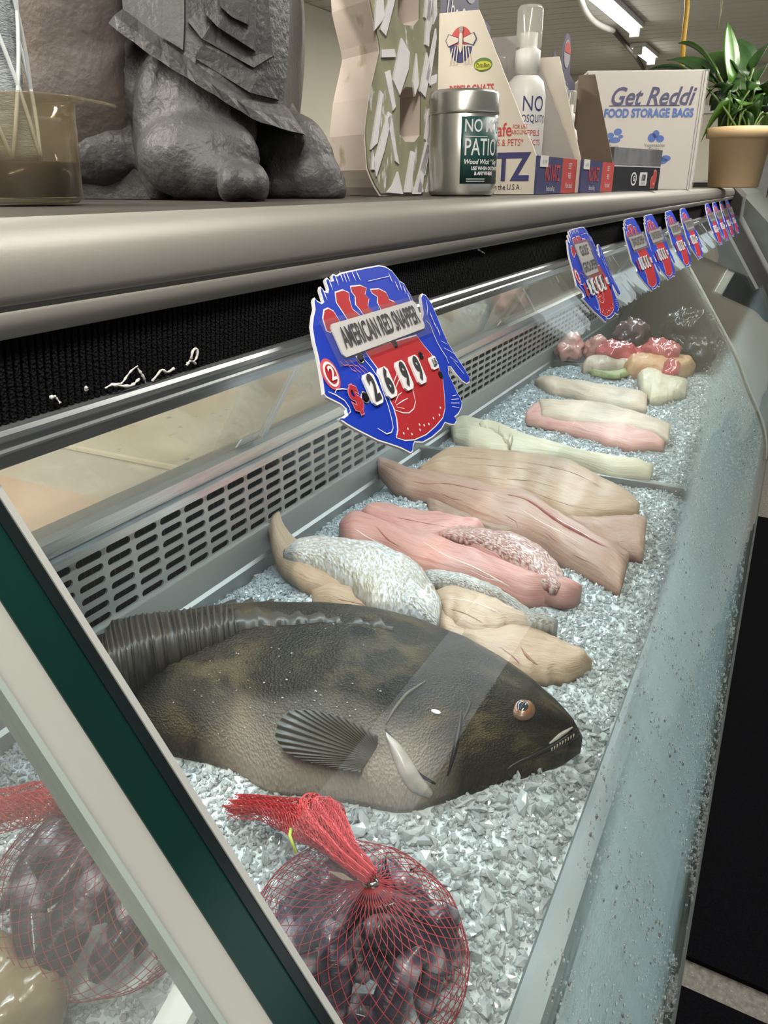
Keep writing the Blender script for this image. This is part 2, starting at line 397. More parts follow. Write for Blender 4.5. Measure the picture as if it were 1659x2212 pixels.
# loop-tape strip with a ragged ribbed weave
vb = MB(); zt, zb = ZT - .0472, ZT - .0860
vb.box(XN, XE, .3075, .325, zb, zt)
strip = vb.build('velcro_strip', velcro, case)
rb = MB(); x = .12
while x < 2.2:
    st = .0042 if x < 1.0 else .0065
    rb.obox((x, .3062, zb), (st * .55, 0, 0), (0, .0022, 0), (.003, -.002, zt - zb + .0012)); x += st
rbo = rb.build('weave_rib', velcro, strip); rbo['kind'] = 'stuff'
# white fluff caught on the strip
fl = mat('lint', (.75, .74, .70), .9, col2=(.6, .59, .55))
for grp in [((228, 838), (250, 822), (262, 834), (285, 800), (296, 790)), ((240, 830), (262, 828), (282, 835), (300, 812)), ((298, 795), (312, 812), (318, 826)), ((330, 822), (345, 805), (352, 796), (362, 808), (380, 798)),
            ((405, 790), (412, 778), (424, 785)), ((412, 776), (416, 755), (427, 748), (428, 770), (418, 784)), ((107, 858), (122, 855), (131, 870)), ((184, 834), (190, 846)), ((1033, 538), (1046, 548))]:
    MB().tube(resample([on_y(a, b, .3035) + rng.normal(0, .0006, 3) for a, b in grp], 12, 2), [.0003 + .0009 * random.random() for _ in range(12)], 5).build('lint_fibre', fl, strip, True)
# aluminium rail that holds the glass
rp = [(.3085, zb), (.302, zb - .001), (.3005, zb - .003), (.3005, zb - .0055), (.3025, zb - .007), (.3025, zb - .009), (.3005, zb - .0105), (.3005, zb - .0115), (.3035, zb - .013), (.306, zb - .0135), (.306, zb - .0195), (.318, zb - .0205), (.335, zb - .0205), (.335, zb)]
MB().extr(rp, XN, XE).build('glass_rail', alu, case)
zr = zb - .0205
MB().extr([(.336, 1.418), (.62, 1.428), (.62, ZT - .031), (.336, ZT - .031)], XN, XE).build('canopy_underside', white, case)
MB().box(XN, XE, .60, .62, 1.342, 1.428).build('canopy_rear', dsteel, case)
# sliding rear doors: sloped clear acrylic, with tracks
PT, PB = (.600, 1.345), (.742, 1.108)
acry = clear_mat('door_acrylic', (.93, .92, .89), .06, .9, .10, (.85, .82, .76))
def rear(k, x0, x1, off):
    d = MB(); a = np.array([0, PT[0] + off, PT[1]]); b = np.array([0, PB[0] + off, PB[1]])
    d.obox((x0, a[1], a[2]), (x1 - x0, 0, 0), (0, b[1] - a[1], b[2] - a[2]), (0, .005, .003)); o = d.build('rear_door', acry, case)
    e = MB(); e.obox((x1 - .012, a[1] - .001, a[2]), (.012, 0, 0), (0, b[1] - a[1], b[2] - a[2]), (0, .007, .004)); e.build('door_edge', mat('frosted_edge', (.66, .66, .66), .4, col2=(.6, .6, .6), Alpha=.75), o)
    h = MB(); h.obox((x1 - .085, b[1] - .012, b[2] + .018), (.05, 0, 0), (0, .012, -.016), (0, -.004, .002)); h.build('handle', white, o); return o
rear(0, XN, 1.02, .006); rear(1, .90, 2.3, .018); rear(2, 2.22, XE, .006)
trk = MB(); trk.extr([(.728, 1.108), (.728, 1.096), (.742, 1.094), (.742, 1.081), (.733, 1.078), (.733, 1.066), (.775, 1.066), (.775, 1.108)], XN, XE); trk.build('door_track', alu, case)
# slotted return-air grille
GY, GZ0, GZ1 = .744, .950, 1.066
gcell, rows = .0515, 6
gm = MB(); gx = -.13; ch = (GZ1 - GZ0 - .006) / rows; nfar = 0
def slot_cell(mb, x0, z0, sw, sh):
    r = sh / 2; cx, cz = x0 + gcell / 2, z0 + ch / 2; inner = []
    for a in range(-90, 91, 36): inner.append((cx + sw / 2 - r + r * math.cos(math.radians(a)), cz + r * math.sin(math.radians(a))))
    for a in range(90, 271, 36): inner.append((cx - sw / 2 + r + r * math.cos(math.radians(a)), cz + r * math.sin(math.radians(a))))
    outer = [(x0, z0), (x0 + gcell, z0), (x0 + gcell, z0 + ch), (x0, z0 + ch)]
    loops = [[Vector((p[0], p[1], 0)) for p in outer], [Vector((p[0], p[1], 0)) for p in inner]]; flat = outer + inner
    mb.add([(p[0], GY, p[1]) for p in flat], [tuple(t) for t in tessellate_polygon(loops)])
    n = len(inner); mb.add([(p[0], GY, p[1]) for p in inner] + [(p[0], GY + .003, p[1]) for p in inner], [(i, (i + 1) % n, n + (i + 1) % n, n + i) for i in range(n)])
while gx < XE - .06:
    for r_ in range(rows): slot_cell(gm, gx + (.0 if r_ % 2 else .0), GZ0 + .003 + r_ * ch, .044, .0108)
    gx += gcell
gm.box(XN, XE, GY, GY + .003, GZ0 - .004, GZ0 + .003); gm.box(XN, XE, GY, GY + .003, GZ1 - .003, GZ1)
grille = gm.build('air_grille', mat('grille_steel', (.45, .44, .42), .42, .7, (.38, .37, .35), 9, bump=.04), case)
MB().box(XN, XE, GY + .03, GY + .035, GZ0 - .02, GZ1).build('grille_backing', dark, grille)  # near black, so the shade inside the slots is in the colour
gf = MB(); x = .3
while x < 2.6: gf.box(x, x + .0016, GY + .008, GY + .03, GZ0, GZ1); x += .0125
gfo = gf.build('cooling_fin', mat('fin_slot_shade', (.022, .023, .025), .6), grille); gfo['kind'] = 'stuff'  # fins darkened too, to hold the slots' shade in their colour
# ice pans
ZI = .900
MB().extr([(.7385, .952), (.745, .952), (.745, .80), (.735, .80), (.728, .905), (.733, .910)], XN, XE).build('pan_back_wall', steel, case)
MB().extr([(.096, .812), (.096, .902), (.093, .909), (.086, .912), (.070, .912), (.066, .905), (.066, .812)], XN, XE).build('pan_front_lip', mat('lip_steel', (.30, .32, .32), .55, .5, (.26, .28, .28), 10), case)
MB().box(XN, XE, .07, .745, .79, .812).build('pan_floor', dsteel, case)
MB().box(1.62, 1.635, .098, .735, .812, .915, .002).build('pan_divider', dsteel, case)
MB().box(2.78, 2.80, .098, .735, .812, .905, .002).build('pan_divider', dsteel, case)
# base, front lower ledge and end walls
MB().extr([(-.012, .60), (.064, .60), (.064, .87), (.056, .87), (.012, .80), (-.012, .785)], XN, XE).build('front_ledge', mat('ledge_white', (.70, .72, .72), .5, col2=(.66, .68, .68)), case)
MB().extr([(-.026, .762), (-.0125, .762), (-.0125, .796), (-.0165, .796), (-.0165, .790), (-.0235, .790), (-.026, .788)], XN, XE).build('front_rail', mat('rail_dark', (.06, .075, .072), .5, col2=(.07, .085, .08)), case)
MB().box(XN, XE, .0, .78, .0, .60, .004).build('base', mat('base_panel', (.10, .10, .10), .5, col2=(.12, .12, .12)), case)
MB().box(XN, XE, .785, .80, .60, 1.066).build('rear_wall', dsteel, case)
# glass profile (outer face)
G0 = (.315, zr + .004)
GP = [G0]
def gy(z):
    return G0[0] - .69 * (G0[1] - z)
for z in np.linspace(G0[1], 1.06, 8)[1:]: GP.append((gy(z), z))
GP += [(.056, .985), (.022, .930), (-.004, .880), (-.018, .835), (-.0235, .792)]
GP = [tuple(p) for p in resample(GP, 40, 3)]
def glass_sheet(x0, x1, th, off=0., z0=None):
    prof = [p for p in GP if z0 is None or p[1] <= z0]
    nrm = []
    for i, p in enumerate(prof):
        a = np.array(prof[max(i - 1, 0)]); b = np.array(prof[min(i + 1, len(prof) - 1)]); t = (b - a) / np.linalg.norm(b - a); nrm.append(np.array([-t[1], t[0]]))
    nrm = [n if n[0] > 0 else -n for n in nrm]              # points into the case
    out = [(p[0] + n[0] * off, p[1] + n[1] * off) for p, n in zip(prof, nrm)]; inn = [(p[0] + n[0] * (off + th), p[1] + n[1] * (off + th)) for p, n in zip(prof, nrm)]
    return out, inn
gl_clear = clear_mat('front_glass', (.965, .985, .975), .015, 1.0, .006, ior=1.36)
gl_hazy = clear_mat('front_glass_hazy', (.95, .97, .955), .05, 1.0, .085, (.80, .82, .78))  # near pane: pale diffuse haze mixed in evenly
XJ, XJ2 = .213, 2.30
def pane(x0, x1, mt):
    o_, i_ = glass_sheet(x0, x1, .006); return MB().extr(o_ + i_[::-1], x0, x1).build('front_glass', mt, case, True)
g1 = pane(XN + .02, XJ - .049, gl_hazy); g2 = pane(XJ, XJ2 - .003, gl_clear); g3 = pane(XJ2 + .003, XE, gl_clear)
for o in (g1, g2, g3):
    for p in o.data.polygons: p.use_smooth = False
def band(x0, x1, off, th, name, mt, parent):
    o_, i_ = glass_sheet(x0, x1, th, off); return MB().extr(o_ + i_[::-1], x0, x1).build(name, mt, parent)
band(XJ - .0475, XJ - .0285, .002, .010, 'spacer_bar', mat('spacer_grey', (.50, .51, .47), .35, .3, (.44, .45, .42), 4), g1)
band(XJ - .0505, XJ - .0475, -.001, .013, 'edge_seal', mat('edge_green_pale', (.30, .36, .33), .25), g1)
band(XJ - .0285, XJ - .0095, .001, .018, 'polished_edge', mat('edge_green', (.0025, .026, .020), .2, col2=(.002, .018, .015), nscale=6), g2)
band(XJ - .0095, XJ - .0035, .0, .018, 'edge_black_strip', mat('edge_black', (.006, .012, .012), .2), g2)  # near-black border strip beside the green edge
band(XJ - .0035, XJ + .0, -.001, .008, 'edge_pale_line', mat('edge_pale_line', (.46, .47, .45), .3, .2), g2)  # narrow pale line along the pane's edge
band(XJ2 - .003, XJ2 + .003, -.002, .010, 'joint_strip', mat('joint_strip', (.52, .52, .46), .4), g3)

# fog on the lower glass: a film of fine droplets on the inside face
def fog_mat():
    mt = bpy.data.materials.new('condensation_film'); mt.use_nodes = True; nt = mt.node_tree; N = nt.nodes; L = nt.links; N.remove(N['Principled BSDF'])
    geo = N.new('ShaderNodeNewGeometry'); sp = N.new('ShaderNodeSeparateXYZ'); L.new(geo.outputs['Position'], sp.inputs[0])
    def math_(op, a, b=None):
        n = N.new('ShaderNodeMath'); n.operation = op
        for k, x in enumerate((a, b)):
            if x is None: continue
            if isinstance(x, (int, float)): n.inputs[k].default_value = x
            else: L.new(x, n.inputs[k])
        return n.outputs[0]
    nz = N.new('ShaderNodeTexNoise'); nz.inputs['Scale'].default_value = 9; nz.inputs['Detail'].default_value = 5
    line = math_('MINIMUM', math_('ADD', math_('MULTIPLY', sp.outputs['X'], .085), .945), 1.10)
    d = math_('SUBTRACT', line, sp.outputs['Z']); d = math_('ADD', d, math_('MULTIPLY', math_('SUBTRACT', nz.outputs[0], .5), .02))
    mr = N.new('ShaderNodeMapRange'); mr.interpolation_type = 'SMOOTHSTEP'; mr.inputs[1].default_value = -.004; mr.inputs[2].default_value = .03; L.new(d, mr.inputs[0])
    mp = N.new('ShaderNodeMapping'); mp.inputs['Scale'].default_value = (60, 4, 4); L.new(geo.outputs['Position'], mp.inputs[0])
    st = N.new('ShaderNodeTexNoise'); st.inputs['Scale'].default_value = 1; st.inputs['Detail'].default_value = 4; L.new(mp.outputs[0], st.inputs[0])
    sr = N.new('ShaderNodeMapRange'); sr.inputs[1].default_value = .3; sr.inputs[2].default_value = .65; sr.inputs[3].default_value = .88; sr.inputs[4].default_value = .985; L.new(st.outputs[0], sr.inputs[0])
    fac = math_('MULTIPLY', mr.outputs[0], sr.outputs[0])
    tr = N.new('ShaderNodeBsdfTransparent'); df = N.new('ShaderNodeBsdfDiffuse'); tl = N.new('ShaderNodeBsdfTranslucent')
    for n in (df, tl): n.inputs[0].default_value = (.78, .95, .99, 1)
    vo = N.new('ShaderNodeTexVoronoi'); vo.inputs['Scale'].default_value = 420; L.new(geo.outputs['Position'], vo.inputs['Vector'])
    bp = N.new('ShaderNodeBump'); bp.inputs['Strength'].default_value = .5; bp.inputs['Distance'].default_value = .002; L.new(vo.outputs['Distance'], bp.inputs['Height'])
    L.new(bp.outputs[0], df.inputs['Normal'])
    mx = N.new('ShaderNodeMixShader'); mx.inputs[0].default_value = .72; L.new(df.outputs[0], mx.inputs[1]); L.new(tl.outputs[0], mx.inputs[2])
    m2 = N.new('ShaderNodeMixShader'); L.new(fac, m2.inputs[0]); L.new(tr.outputs[0], m2.inputs[1]); L.new(mx.outputs[0], m2.inputs[2])
    L.new(m2.outputs[0], N['Material Output'].inputs[0]); return mt
fogm = fog_mat()
def fog(x0, x1, parent):
    o_, i_ = glass_sheet(x0, x1, .001, .0075, 1.16); xs = np.linspace(x0, x1, 30)
    R = [[(x, y, z) for y, z in o_] for x in xs]; return MB().rings(R, False, False).build('condensation', fogm, parent, True)
f2 = fog(XJ + .004, XJ2 - .004, g2); f3 = fog(XJ2 + .004, XE - .01, g3)
f2['kind'] = 'stuff'; f3['kind'] = 'stuff'
# droplets
ICO = None
def ico():
    t = (1 + 5 ** .5) / 2
    v = np.array([(-1, t, 0), (1, t, 0), (-1, -t, 0), (1, -t, 0), (0, -1, t), (0, 1, t), (0, -1, -t), (0, 1, -t), (t, 0, -1), (t, 0, 1), (-t, 0, -1), (-t, 0, 1)], float); v /= np.linalg.norm(v[0])
    f = np.array([(0, 11, 5), (0, 5, 1), (0, 1, 7), (0, 7, 10), (0, 10, 11), (1, 5, 9), (5, 11, 4), (11, 10, 2), (10, 7, 6), (7, 1, 8), (3, 9, 4), (3, 4, 2), (3, 2, 6), (3, 6, 8), (3, 8, 9), (4, 9, 5), (2, 4, 11), (6, 2, 10), (8, 6, 7), (9, 8, 1)])
    return v, f
IV, IF = ico()
def scatter_ico(name, C, S, mt, parent=None, jag=0., flat=False, squash=None, rot=True, smooth=False, origin=(0, 0, 0)):
    n = len(C); V = np.repeat(IV[None], n, 0)
    if jag: V = V * (1 + jag * rng.uniform(-1, 1, (n, 12, 1)))
    V = V * np.asarray(S)[:, None, :]
    if rot:
        q = rng.normal(size=(n, 4)); q /= np.linalg.norm(q, axis=1)[:, None]; a, b, c, d = q.T
        R = np.stack([np.stack([1 - 2 * (c * c + d * d), 2 * (b * c - a * d), 2 * (b * d + a * c)], -1), np.stack([2 * (b * c + a * d), 1 - 2 * (b * b + d * d), 2 * (c * d - a * b)], -1), np.stack([2 * (b * d - a * c), 2 * (c * d + a * b), 1 - 2 * (b * b + c * c)], -1)], 1)
        V = np.einsum('nij,nkj->nki', R, V)
    V = V + np.asarray(C)[:, None, :]
    base = np.array(wloc(parent)) if parent is not None else np.asarray(origin, float)
    F = (IF[None] + 12 * np.arange(n)[:, None, None]).reshape(-1, 3); V = V.reshape(-1, 3) - base
    me = bpy.data.meshes.new(name); me.vertices.add(len(V)); me.vertices.foreach_set('co', V.astype(np.float32).ravel())
    me.loops.add(F.size); me.loops.foreach_set('vertex_index', F.astype(np.int32).ravel()); me.polygons.add(len(F)); me.polygons.foreach_set('loop_start', np.arange(0, F.size, 3, dtype=np.int32))
    me.polygons.foreach_set('use_smooth', [bool(smooth)] * len(F))
    me.update(calc_edges=True); me.materials.append(mt); o = bpy.data.objects.new(name, me); COL.objects.link(o)
    if parent is not None: o.parent = parent
    else: o.location = base
    return o
GPa = np.array(GP)
def glass_pt(x, z): return np.array([x, np.interp(-z, -GPa[:, 1], GPa[:, 0]), z])
drop = mat('water_drop', (.9, .95, .95), .03, IOR=1.33, Transmission_Weight=.85)
C = []; S = []
while len(C) < 9000:
    x = random.uniform(XJ + .02, 2.2) if random.random() < .75 else random.uniform(.3, .9); lim = min(.945 + .085 * x, 1.1)
    z = lim + .03 - random.random() ** .85 * .25
    if z < .797 or noise.noise(Vector((x * 28, z * 3, 1))) < random.uniform(-.35, .25): continue
    p = glass_pt(x, z); r = .00045 + .0016 * random.random() ** 3; C.append(p + np.array([.0062, 0, 0]) * 0 + np.array([0, -.0004, 0])); S.append((r, r * .7, r * (1 + random.random())))
scatter_ico('water_droplet', C, S, drop, g2, rot=False, smooth=True)['kind'] = 'stuff'

# far end panel: dark raised profile that follows counter and glass
prof_t = [(.78, ZT + .02), (.40, ZT + .02), (.345, ZT + .015), (.30, ZT - .004), (.262, ZT - .040)] + [(p[0] - .022, p[1] + .016) for p in GP[3:]]
pl = prof_t + [(prof_t[-1][0], .02), (.78, .02)]
endm = mat('end_panel_grey', (.030, .027, .024), .5, col2=(.036, .033, .03))
MB().prism([(a, b) for a, b in pl], lambda a, b: (XE, a, b), (.05, 0, 0)).build('end_panel', endm, case)
MB().rings([[(XE + .051, a, b) for a, b in prof_t[:24]], [(XE + .051, a - .012, b + .012) for a, b in prof_t[:24]], [(XE + .056, a - .012, b + .012) for a, b in prof_t[:24]], [(XE + .056, a, b) for a, b in prof_t[:24]]], False, False).build('end_trim', alu, case)
MB().prism([(a, b) for a, b in pl], lambda a, b: (XN - .03, a, b), (.03, 0, 0)).build('end_panel', endm, case)
# lamp under the canopy
MB().tube([(.30, .500, 1.412), (3.8, .500, 1.412)], .008, 8).build('case_lamp', mat('case_tube', (1, 1, 1), .4, emit=(.86, .96, 1), es=4), case, True)
area_light('lamp', (2.05, .500, 1.402), (math.radians(-12), 0, 0), 3.5, .03, 18, (.82, .95, 1))

# neighbouring case beyond the end panel
nc = empty('second_display_case', (4.9, .3, 0), 'grey covered display case standing past the far end panel', 'display case')
cov = mat('cover_grey_green', (.11, .125, .115), .5, col2=(.13, .145, .13))
MB().prism([(.78, .9), (.78, ZT + .012), (.40, ZT + .012), (.33, ZT + .004), (.27, ZT - .03), (.13, ZT - .16), (.10, ZT - .17), (.10, .9)], lambda a, b: (4.06, a, b), (1.5, 0, 0)).build('cover', cov, nc)
MB().box(4.06, 6.2, -.02, .78, .01, .9, .004).build('base', greyp, nc)
for k in range(5):
    MB().box(4.08 + k * .22, 4.26 + k * .22, -.02, .09, ZT - .26, ZT - .22, .003).build('tray', mat('pale_tray', (.62, .66, .58), .4, col2=(.56, .6, .53)), nc)
MB().box(4.06, 5.6, -.02, .1, .9, ZT - .262).build('stand', dark, nc)

# ---------------------------------------------------------------- staff-side table seen through the rear doors
tb = empty('work_table', (1.8, 1.6, 0), 'cream topped work table behind the sliding rear doors', 'table')
crm = mat('cream_board', (.62, .57, .49), .5, col2=(.55, .49, .40), nscale=5, col3=(.70, .66, .57), n3=14)
MB().box(-.4, 4.2, 1.05, 2.1, .84, .88, .004).build('table_top', crm, tb)
for x, y in ((-.3, 1.1), (4.1, 1.1), (-.3, 2.0), (4.1, 2.0)): MB().box(x - .025, x + .025, y - .025, y + .025, .002, .84, .003).build('leg', dsteel, tb)
MB().box(.55, 1.05, 1.12, 1.6, .881, .90, .004).build('cutting_board', mat('butcher_board', (.62, .45, .33), .6, col2=(.70, .52, .38), nscale=4), None, label='brownish cutting board lying on the staff-side work table', cat='cutting board')
MB().box(1.28, 1.95, 1.10, 1.70, .881, .897, .004).build('cutting_board', mat('yellow_board', (.70, .65, .50), .5, col2=(.64, .57, .42), nscale=6, col3=(.3, .27, .2), n3=30, lo3=.66, hi3=.72), None, label='stained pale yellow cutting board on the staff-side work table', cat='cutting board')
p = on_y(1120, 660, 1.15)
mbk = MB()
for _ in range(7): mbk.sphere(p + rng.uniform(-1, 1, 3) * [.08, .04, .07], rng.uniform(.05, .08, 3))
mbk.box(p[0] - .09, p[0] + .09, p[1] - .05, p[1] + .05, .881, p[2])
o = remeshed('wrapped_parcel', mbk, mat('pink_parcel', (.62, .36, .32), .3, col2=(.72, .50, .45), nscale=14, Coat_Weight=.5), .012, None, 4, .006, 20)
tag(o, 'pink plastic wrapped parcel on the table behind the rear door', 'parcel')
a, b = on_y(1066, 640, 1.12), on_y(1000, 790, 1.12); b = a + (b - a) * ((a[2] - .8815) / (a[2] - b[2]))
MB().obox(a, b - a, np.array([.07, 0, 0]), np.array([0, .01, 0])).build('leaning_board', mat('pale_blue_board', (.60, .63, .72), .5, col2=(.56, .59, .68)), None, label='pale bluish strip leaning behind the rear sliding door', cat='board', origin=b)

# ---------------------------------------------------------------- floor mats
blk = mat('rubber_mat', (.0025, .003, .004), .95, col2=(.006, .006, .008), nscale=260, bump=.6, bscale=300, Specular_IOR_Level=.05)
pA, pB = on_z(1478, 2062, .012), on_z(1659, 2140, .012); pC, pD = on_z(1470, 2128, .012), on_z(1659, 2205, .012)
dx = (pB - pA)[:2] / np.linalg.norm((pB - pA)[:2])
def matpoly(p, q, side):
    e = np.array([dx[0], dx[1]]); n = np.array([-e[1], e[0]]) * side; c = np.array(p[:2]); return [c - e * .9, c + e * 2.4, c + e * 2.4 + n * 2.6, c - e * .9 + n * 2.6]
nside = 1 if np.dot(np.array([-dx[1], dx[0]]), (pA - pC)[:2]) > 0 else -1
MB().prism(matpoly(pA, pB, nside), lambda a, b: (a, b, .001), (0, 0, .012)).build('floor_mat', blk, None, label='black speckled rubber floor mat on the far side of the pale strip', cat='mat')
MB().prism(matpoly(pC, pD, -nside), lambda a, b: (a, b, .001), (0, 0, .012)).build('floor_mat', blk, None, label='black speckled rubber floor mat on the near side of the pale strip', cat='mat')

# ================================================================== ON THE COUNTER
# clear plastic cup
cl = at(62, 440, .60); cl[2] = ZT + .0005
cup = empty('plastic_cup', cl, 'clear plastic cup with brown liquid standing beside the statue', 'cup')
cplast = clear_mat('cup_plastic', (.80, .76, .66), .08, 1, .16, (.62, .56, .44))
prof = [(.0005, .001), (.034, .001), (.038, .004), (.0405, .055), (.0412, .066), (.0475, .0672), (.0475, .0690), (.0405, .0690), (.0392, .055), (.0368, .006), (.0005, .004)]
MB().lathe(cl, prof, 48, False).build('body', cplast, cup, True)
MB().lathe(cl, [(.0005, .0055), (.0362, .0055), (.0375, .028), (.0005, .028)], 40, False).build('brown_liquid', mat('brown_liquid', (.16, .085, .03), .15, col2=(.10, .05, .02), nscale=30, Transmission_Weight=.25), cup, True)
a = np.array(cl) + RT * .046 + np.array([0, 0, .0675])
MB().obox(a - FH * .012, RT * .022 - np.array([0, 0, .004]), FH * .024, np.array([0, 0, .0016])).build('lid_tab', cplast, cup)
# cord-wrapped cloth bundle standing in the cup
cw = empty('cloth_bundle', np.array(cl) + [0, 0, .0285], 'pale grey cloth bundle with crossing white cords standing in the cup', 'cloth')
cb_ = np.array(cl) - RT * .010
R = []
for i in range(24):
    z = .029 + i * .0075; rr = .0215 - .003 * abs(math.sin(i * .25))
    R.append([tuple(cb_ + np.array([rr * (1 + .08 * math.sin(5 * a + i * .4) + .05 * noise.noise(Vector((math.cos(a) * 2, math.sin(a) * 2, i * .4)))) * math.cos(a), rr * (1 + .08 * math.sin(5 * a + i * .4)) * math.sin(a), z])) for a in np.linspace(0, 2 * math.pi, 33)[:-1]])
MB().rings(R).build('cloth', mat('grey_cloth', (.50, .54, .55), .9, col2=(.30, .33, .35), nscale=60, stretch=(1, 1, 4), bump=.6, bscale=300), cw, True)
for k in range(6):
    for sg in (-1, 1):
        MB().tube([tuple(cb_ + np.array([.0232 * math.cos(k * 1.047 + sg * i * .07), .0232 * math.sin(k * 1.047 + sg * i * .07), .03 + i * .006])) for i in range(28)], .0014, 5).build('cord', mat('white_cord', (.78, .82, .82), .8, col2=(.7, .74, .74)), cw, True)

# ---- grey tortoise statue
sb = at(430, 432, .84); sb[2] = ZT + .0005
st = empty('tortoise_statue', sb, 'grey cast stone tortoise statue with carved shell plates and toed feet', 'statue')
stone = mat('grey_stone', (.060, .059, .060), .5, col2=(.085, .083, .083), nscale=18, col3=(.17, .165, .16), n3=60, lo3=.66, hi3=.78, bump=.5, bscale=160)
stoneb = mat('brown_stone', (.125, .097, .083), .6, col2=(.092, .080, .075), nscale=14, bump=.35, bscale=160)
BR = np.stack([RT, FH, np.array([0, 0, 1.])], 1)
def el(mb, u, v, dep, r, tilt=0):
    R_ = BR
    if tilt: c, s_ = math.cos(tilt), math.sin(tilt); R_ = BR @ np.array([[c, 0, s_], [0, 1, 0], [-s_, 0, c]])
    mb.sphere(at(u, v, dep), r, 20, 14, R_)
bd = MB()
el(bd, 440, 60, .95, (.085, .08, .10)); el(bd, 430, 160, .90, (.06, .07, .05))
el(bd, 435, 262, .835, (.055, .05, .052), .35); el(bd, 350, 285, .83, (.026, .035, .07), .1); el(bd, 430, 340, .80, (.058, .045, .04))
el(bd, 470, 372, .79, (.040, .04, .027), .3); el(bd, 503, 392, .738, (.0135, .03, .019), .25); el(bd, 553, 396, .742, (.0120, .028, .017), -.1); el(bd, 500, 408, .734, (.0125, .02, .011)); el(bd, 552, 408, .737, (.0115, .02, .011))
el(bd, 562, 285, .93, (.045, .05, .05)); el(bd, 625, 340, .91, (.05, .045, .045), .5); el(bd, 668, 380, .90, (.042, .035, .030), .55); el(bd, 712, 408, .89, (.019, .02, .015), .3)
el(bd, 600, 400, .91, (.045, .04, .02))
el(bd, 235, 330, .86, (.05, .05, .035)); el(bd, 300, 205, .86, (.035, .035, .06), -.5)
bo = remeshed('legs_and_belly', bd, stone, .0042, st, 5, .0012, 60)
v = np.empty(len(bo.data.vertices) * 3); bo.data.vertices.foreach_get('co', v); v = v.reshape(-1, 3); v[:, 2] = np.maximum(v[:, 2], 0); bo.data.vertices.foreach_set('co', v.ravel())
nk = MB(); el(nk, 150, 60, .86, (.062, .06, .10)); el(nk, 165, 190, .86, (.072, .06, .085)); el(nk, 120, 290, .87, (.075, .055, .06))
remeshed('chest', nk, stoneb, .006, st, 6, .0015, 40)
p0, p1 = at(165, 412, .845), at(410, 425, .815)
MB().obox((p0[0], p0[1], ZT + .0005), np.array([(p1 - p0)[0], (p1 - p0)[1], 0]), FH * .11, (0, 0, .030)).build('plinth', stone, st)
# shell
rim_u = [(265, 19), (357, 87), (458, 164), (540, 217), (612, 226)]; rim_l = [(236, 53), (333, 125), (453, 200), (554, 263), (655, 291)]
ds = [.800, .790, .790, .81, .85]
RU = resample([(*p, d) for p, d in zip(rim_u, ds)], 22, 1); RLo = resample([(*p, d - .012) for p, d in zip(rim_l, ds)], 22, 1)
TOP = resample([(250, -330, .87), (360, -360, .84), (470, -360, .85), (560, -330, .88), (585, -300, .93)], 22, 1)
gv = []; n2 = 14
for i in range(22):
    for j in range(n2 + 1):
        t = j / n2; q = RU[i] * (1 - t) + TOP[i] * t; gv.append(at(q[0] + 26 * math.sin(t * math.pi) * (i / 21), q[1], q[2] - .003 * math.sin(t * math.pi)))
gb = [p + FH * .16 for p in gv]; W = n2 + 1; f = []
for i in range(21):
    for j in range(n2):
        a = i * W + j; f += [(a, a + W, a + W + 1, a + 1), (len(gv) + a, len(gv) + a + 1, len(gv) + a + W + 1, len(gv) + a + W)]
    for j in (0, n2): a = i * W + j; f.append((a, a + W, a + W + len(gv), a + len(gv)))
for i in (0, 21):
    for j in range(n2): a = i * W + j; f.append((a, a + 1, a + 1 + len(gv), a + len(gv)))
sh = new_obj('shell', gv + gb, f, stone, st, False)
sbv = BVHTree.FromPolygons([tuple(p) for p in gv], [q for q in f if max(q) < len(gv)])
def hit(bvh, u, v, lift=0.):
    d = ray(u, v); d = d / np.linalg.norm(d); h = bvh.ray_cast(Vector(CAM), Vector(d))[0]
    return None if h is None else np.array(h) - d * lift
def scute(poly, lift):
    pts = [hit(sbv, *p, lift) for p in poly]
    if any(p is None for p in pts): return
    idx = list(range(len(pts))); MB().prism(poly, lambda a, b: hit(sbv, a, b, lift), FH * .012).build('scute', stone, sh)
scute([(408, -120), (405, 45), (436, 84), (548, 146), (590, 120), (570, -120)], .006)
scute([(440, -110), (444, 30), (470, 58), (548, 108), (556, -110)], .0105)
scute([(470, -90), (474, 12), (500, 36), (534, 52), (540, -90)], .015)
scute([(352, -120), (350, 80), (395, 108), (398, 50), (398, -120)], .006)
scute([(420, 125), (540, 200), (600, 215), (606, 170), (560, 160), (436, 96)], .006)
for k in range(7):
    i0, i1 = k * 3, min(k * 3 + 3, 21); R = []
    for i in range(i0, i1 + 1):
        q, l = RU[i], RLo[i]; e = .5 if i in (i0, i1) else 0
        a = at(q[0], q[1], q[2]); b = at(l[0], l[1] - 4 * e, l[2]); n_ = -FH * .009
        R.append([a, a * .5 + b * .5 + n_ * (1 - e), b + n_ * .3, b + FH * .03, a + FH * .05])
    mb = MB().rings(R); mb.build('rim_plate', stone, sh)

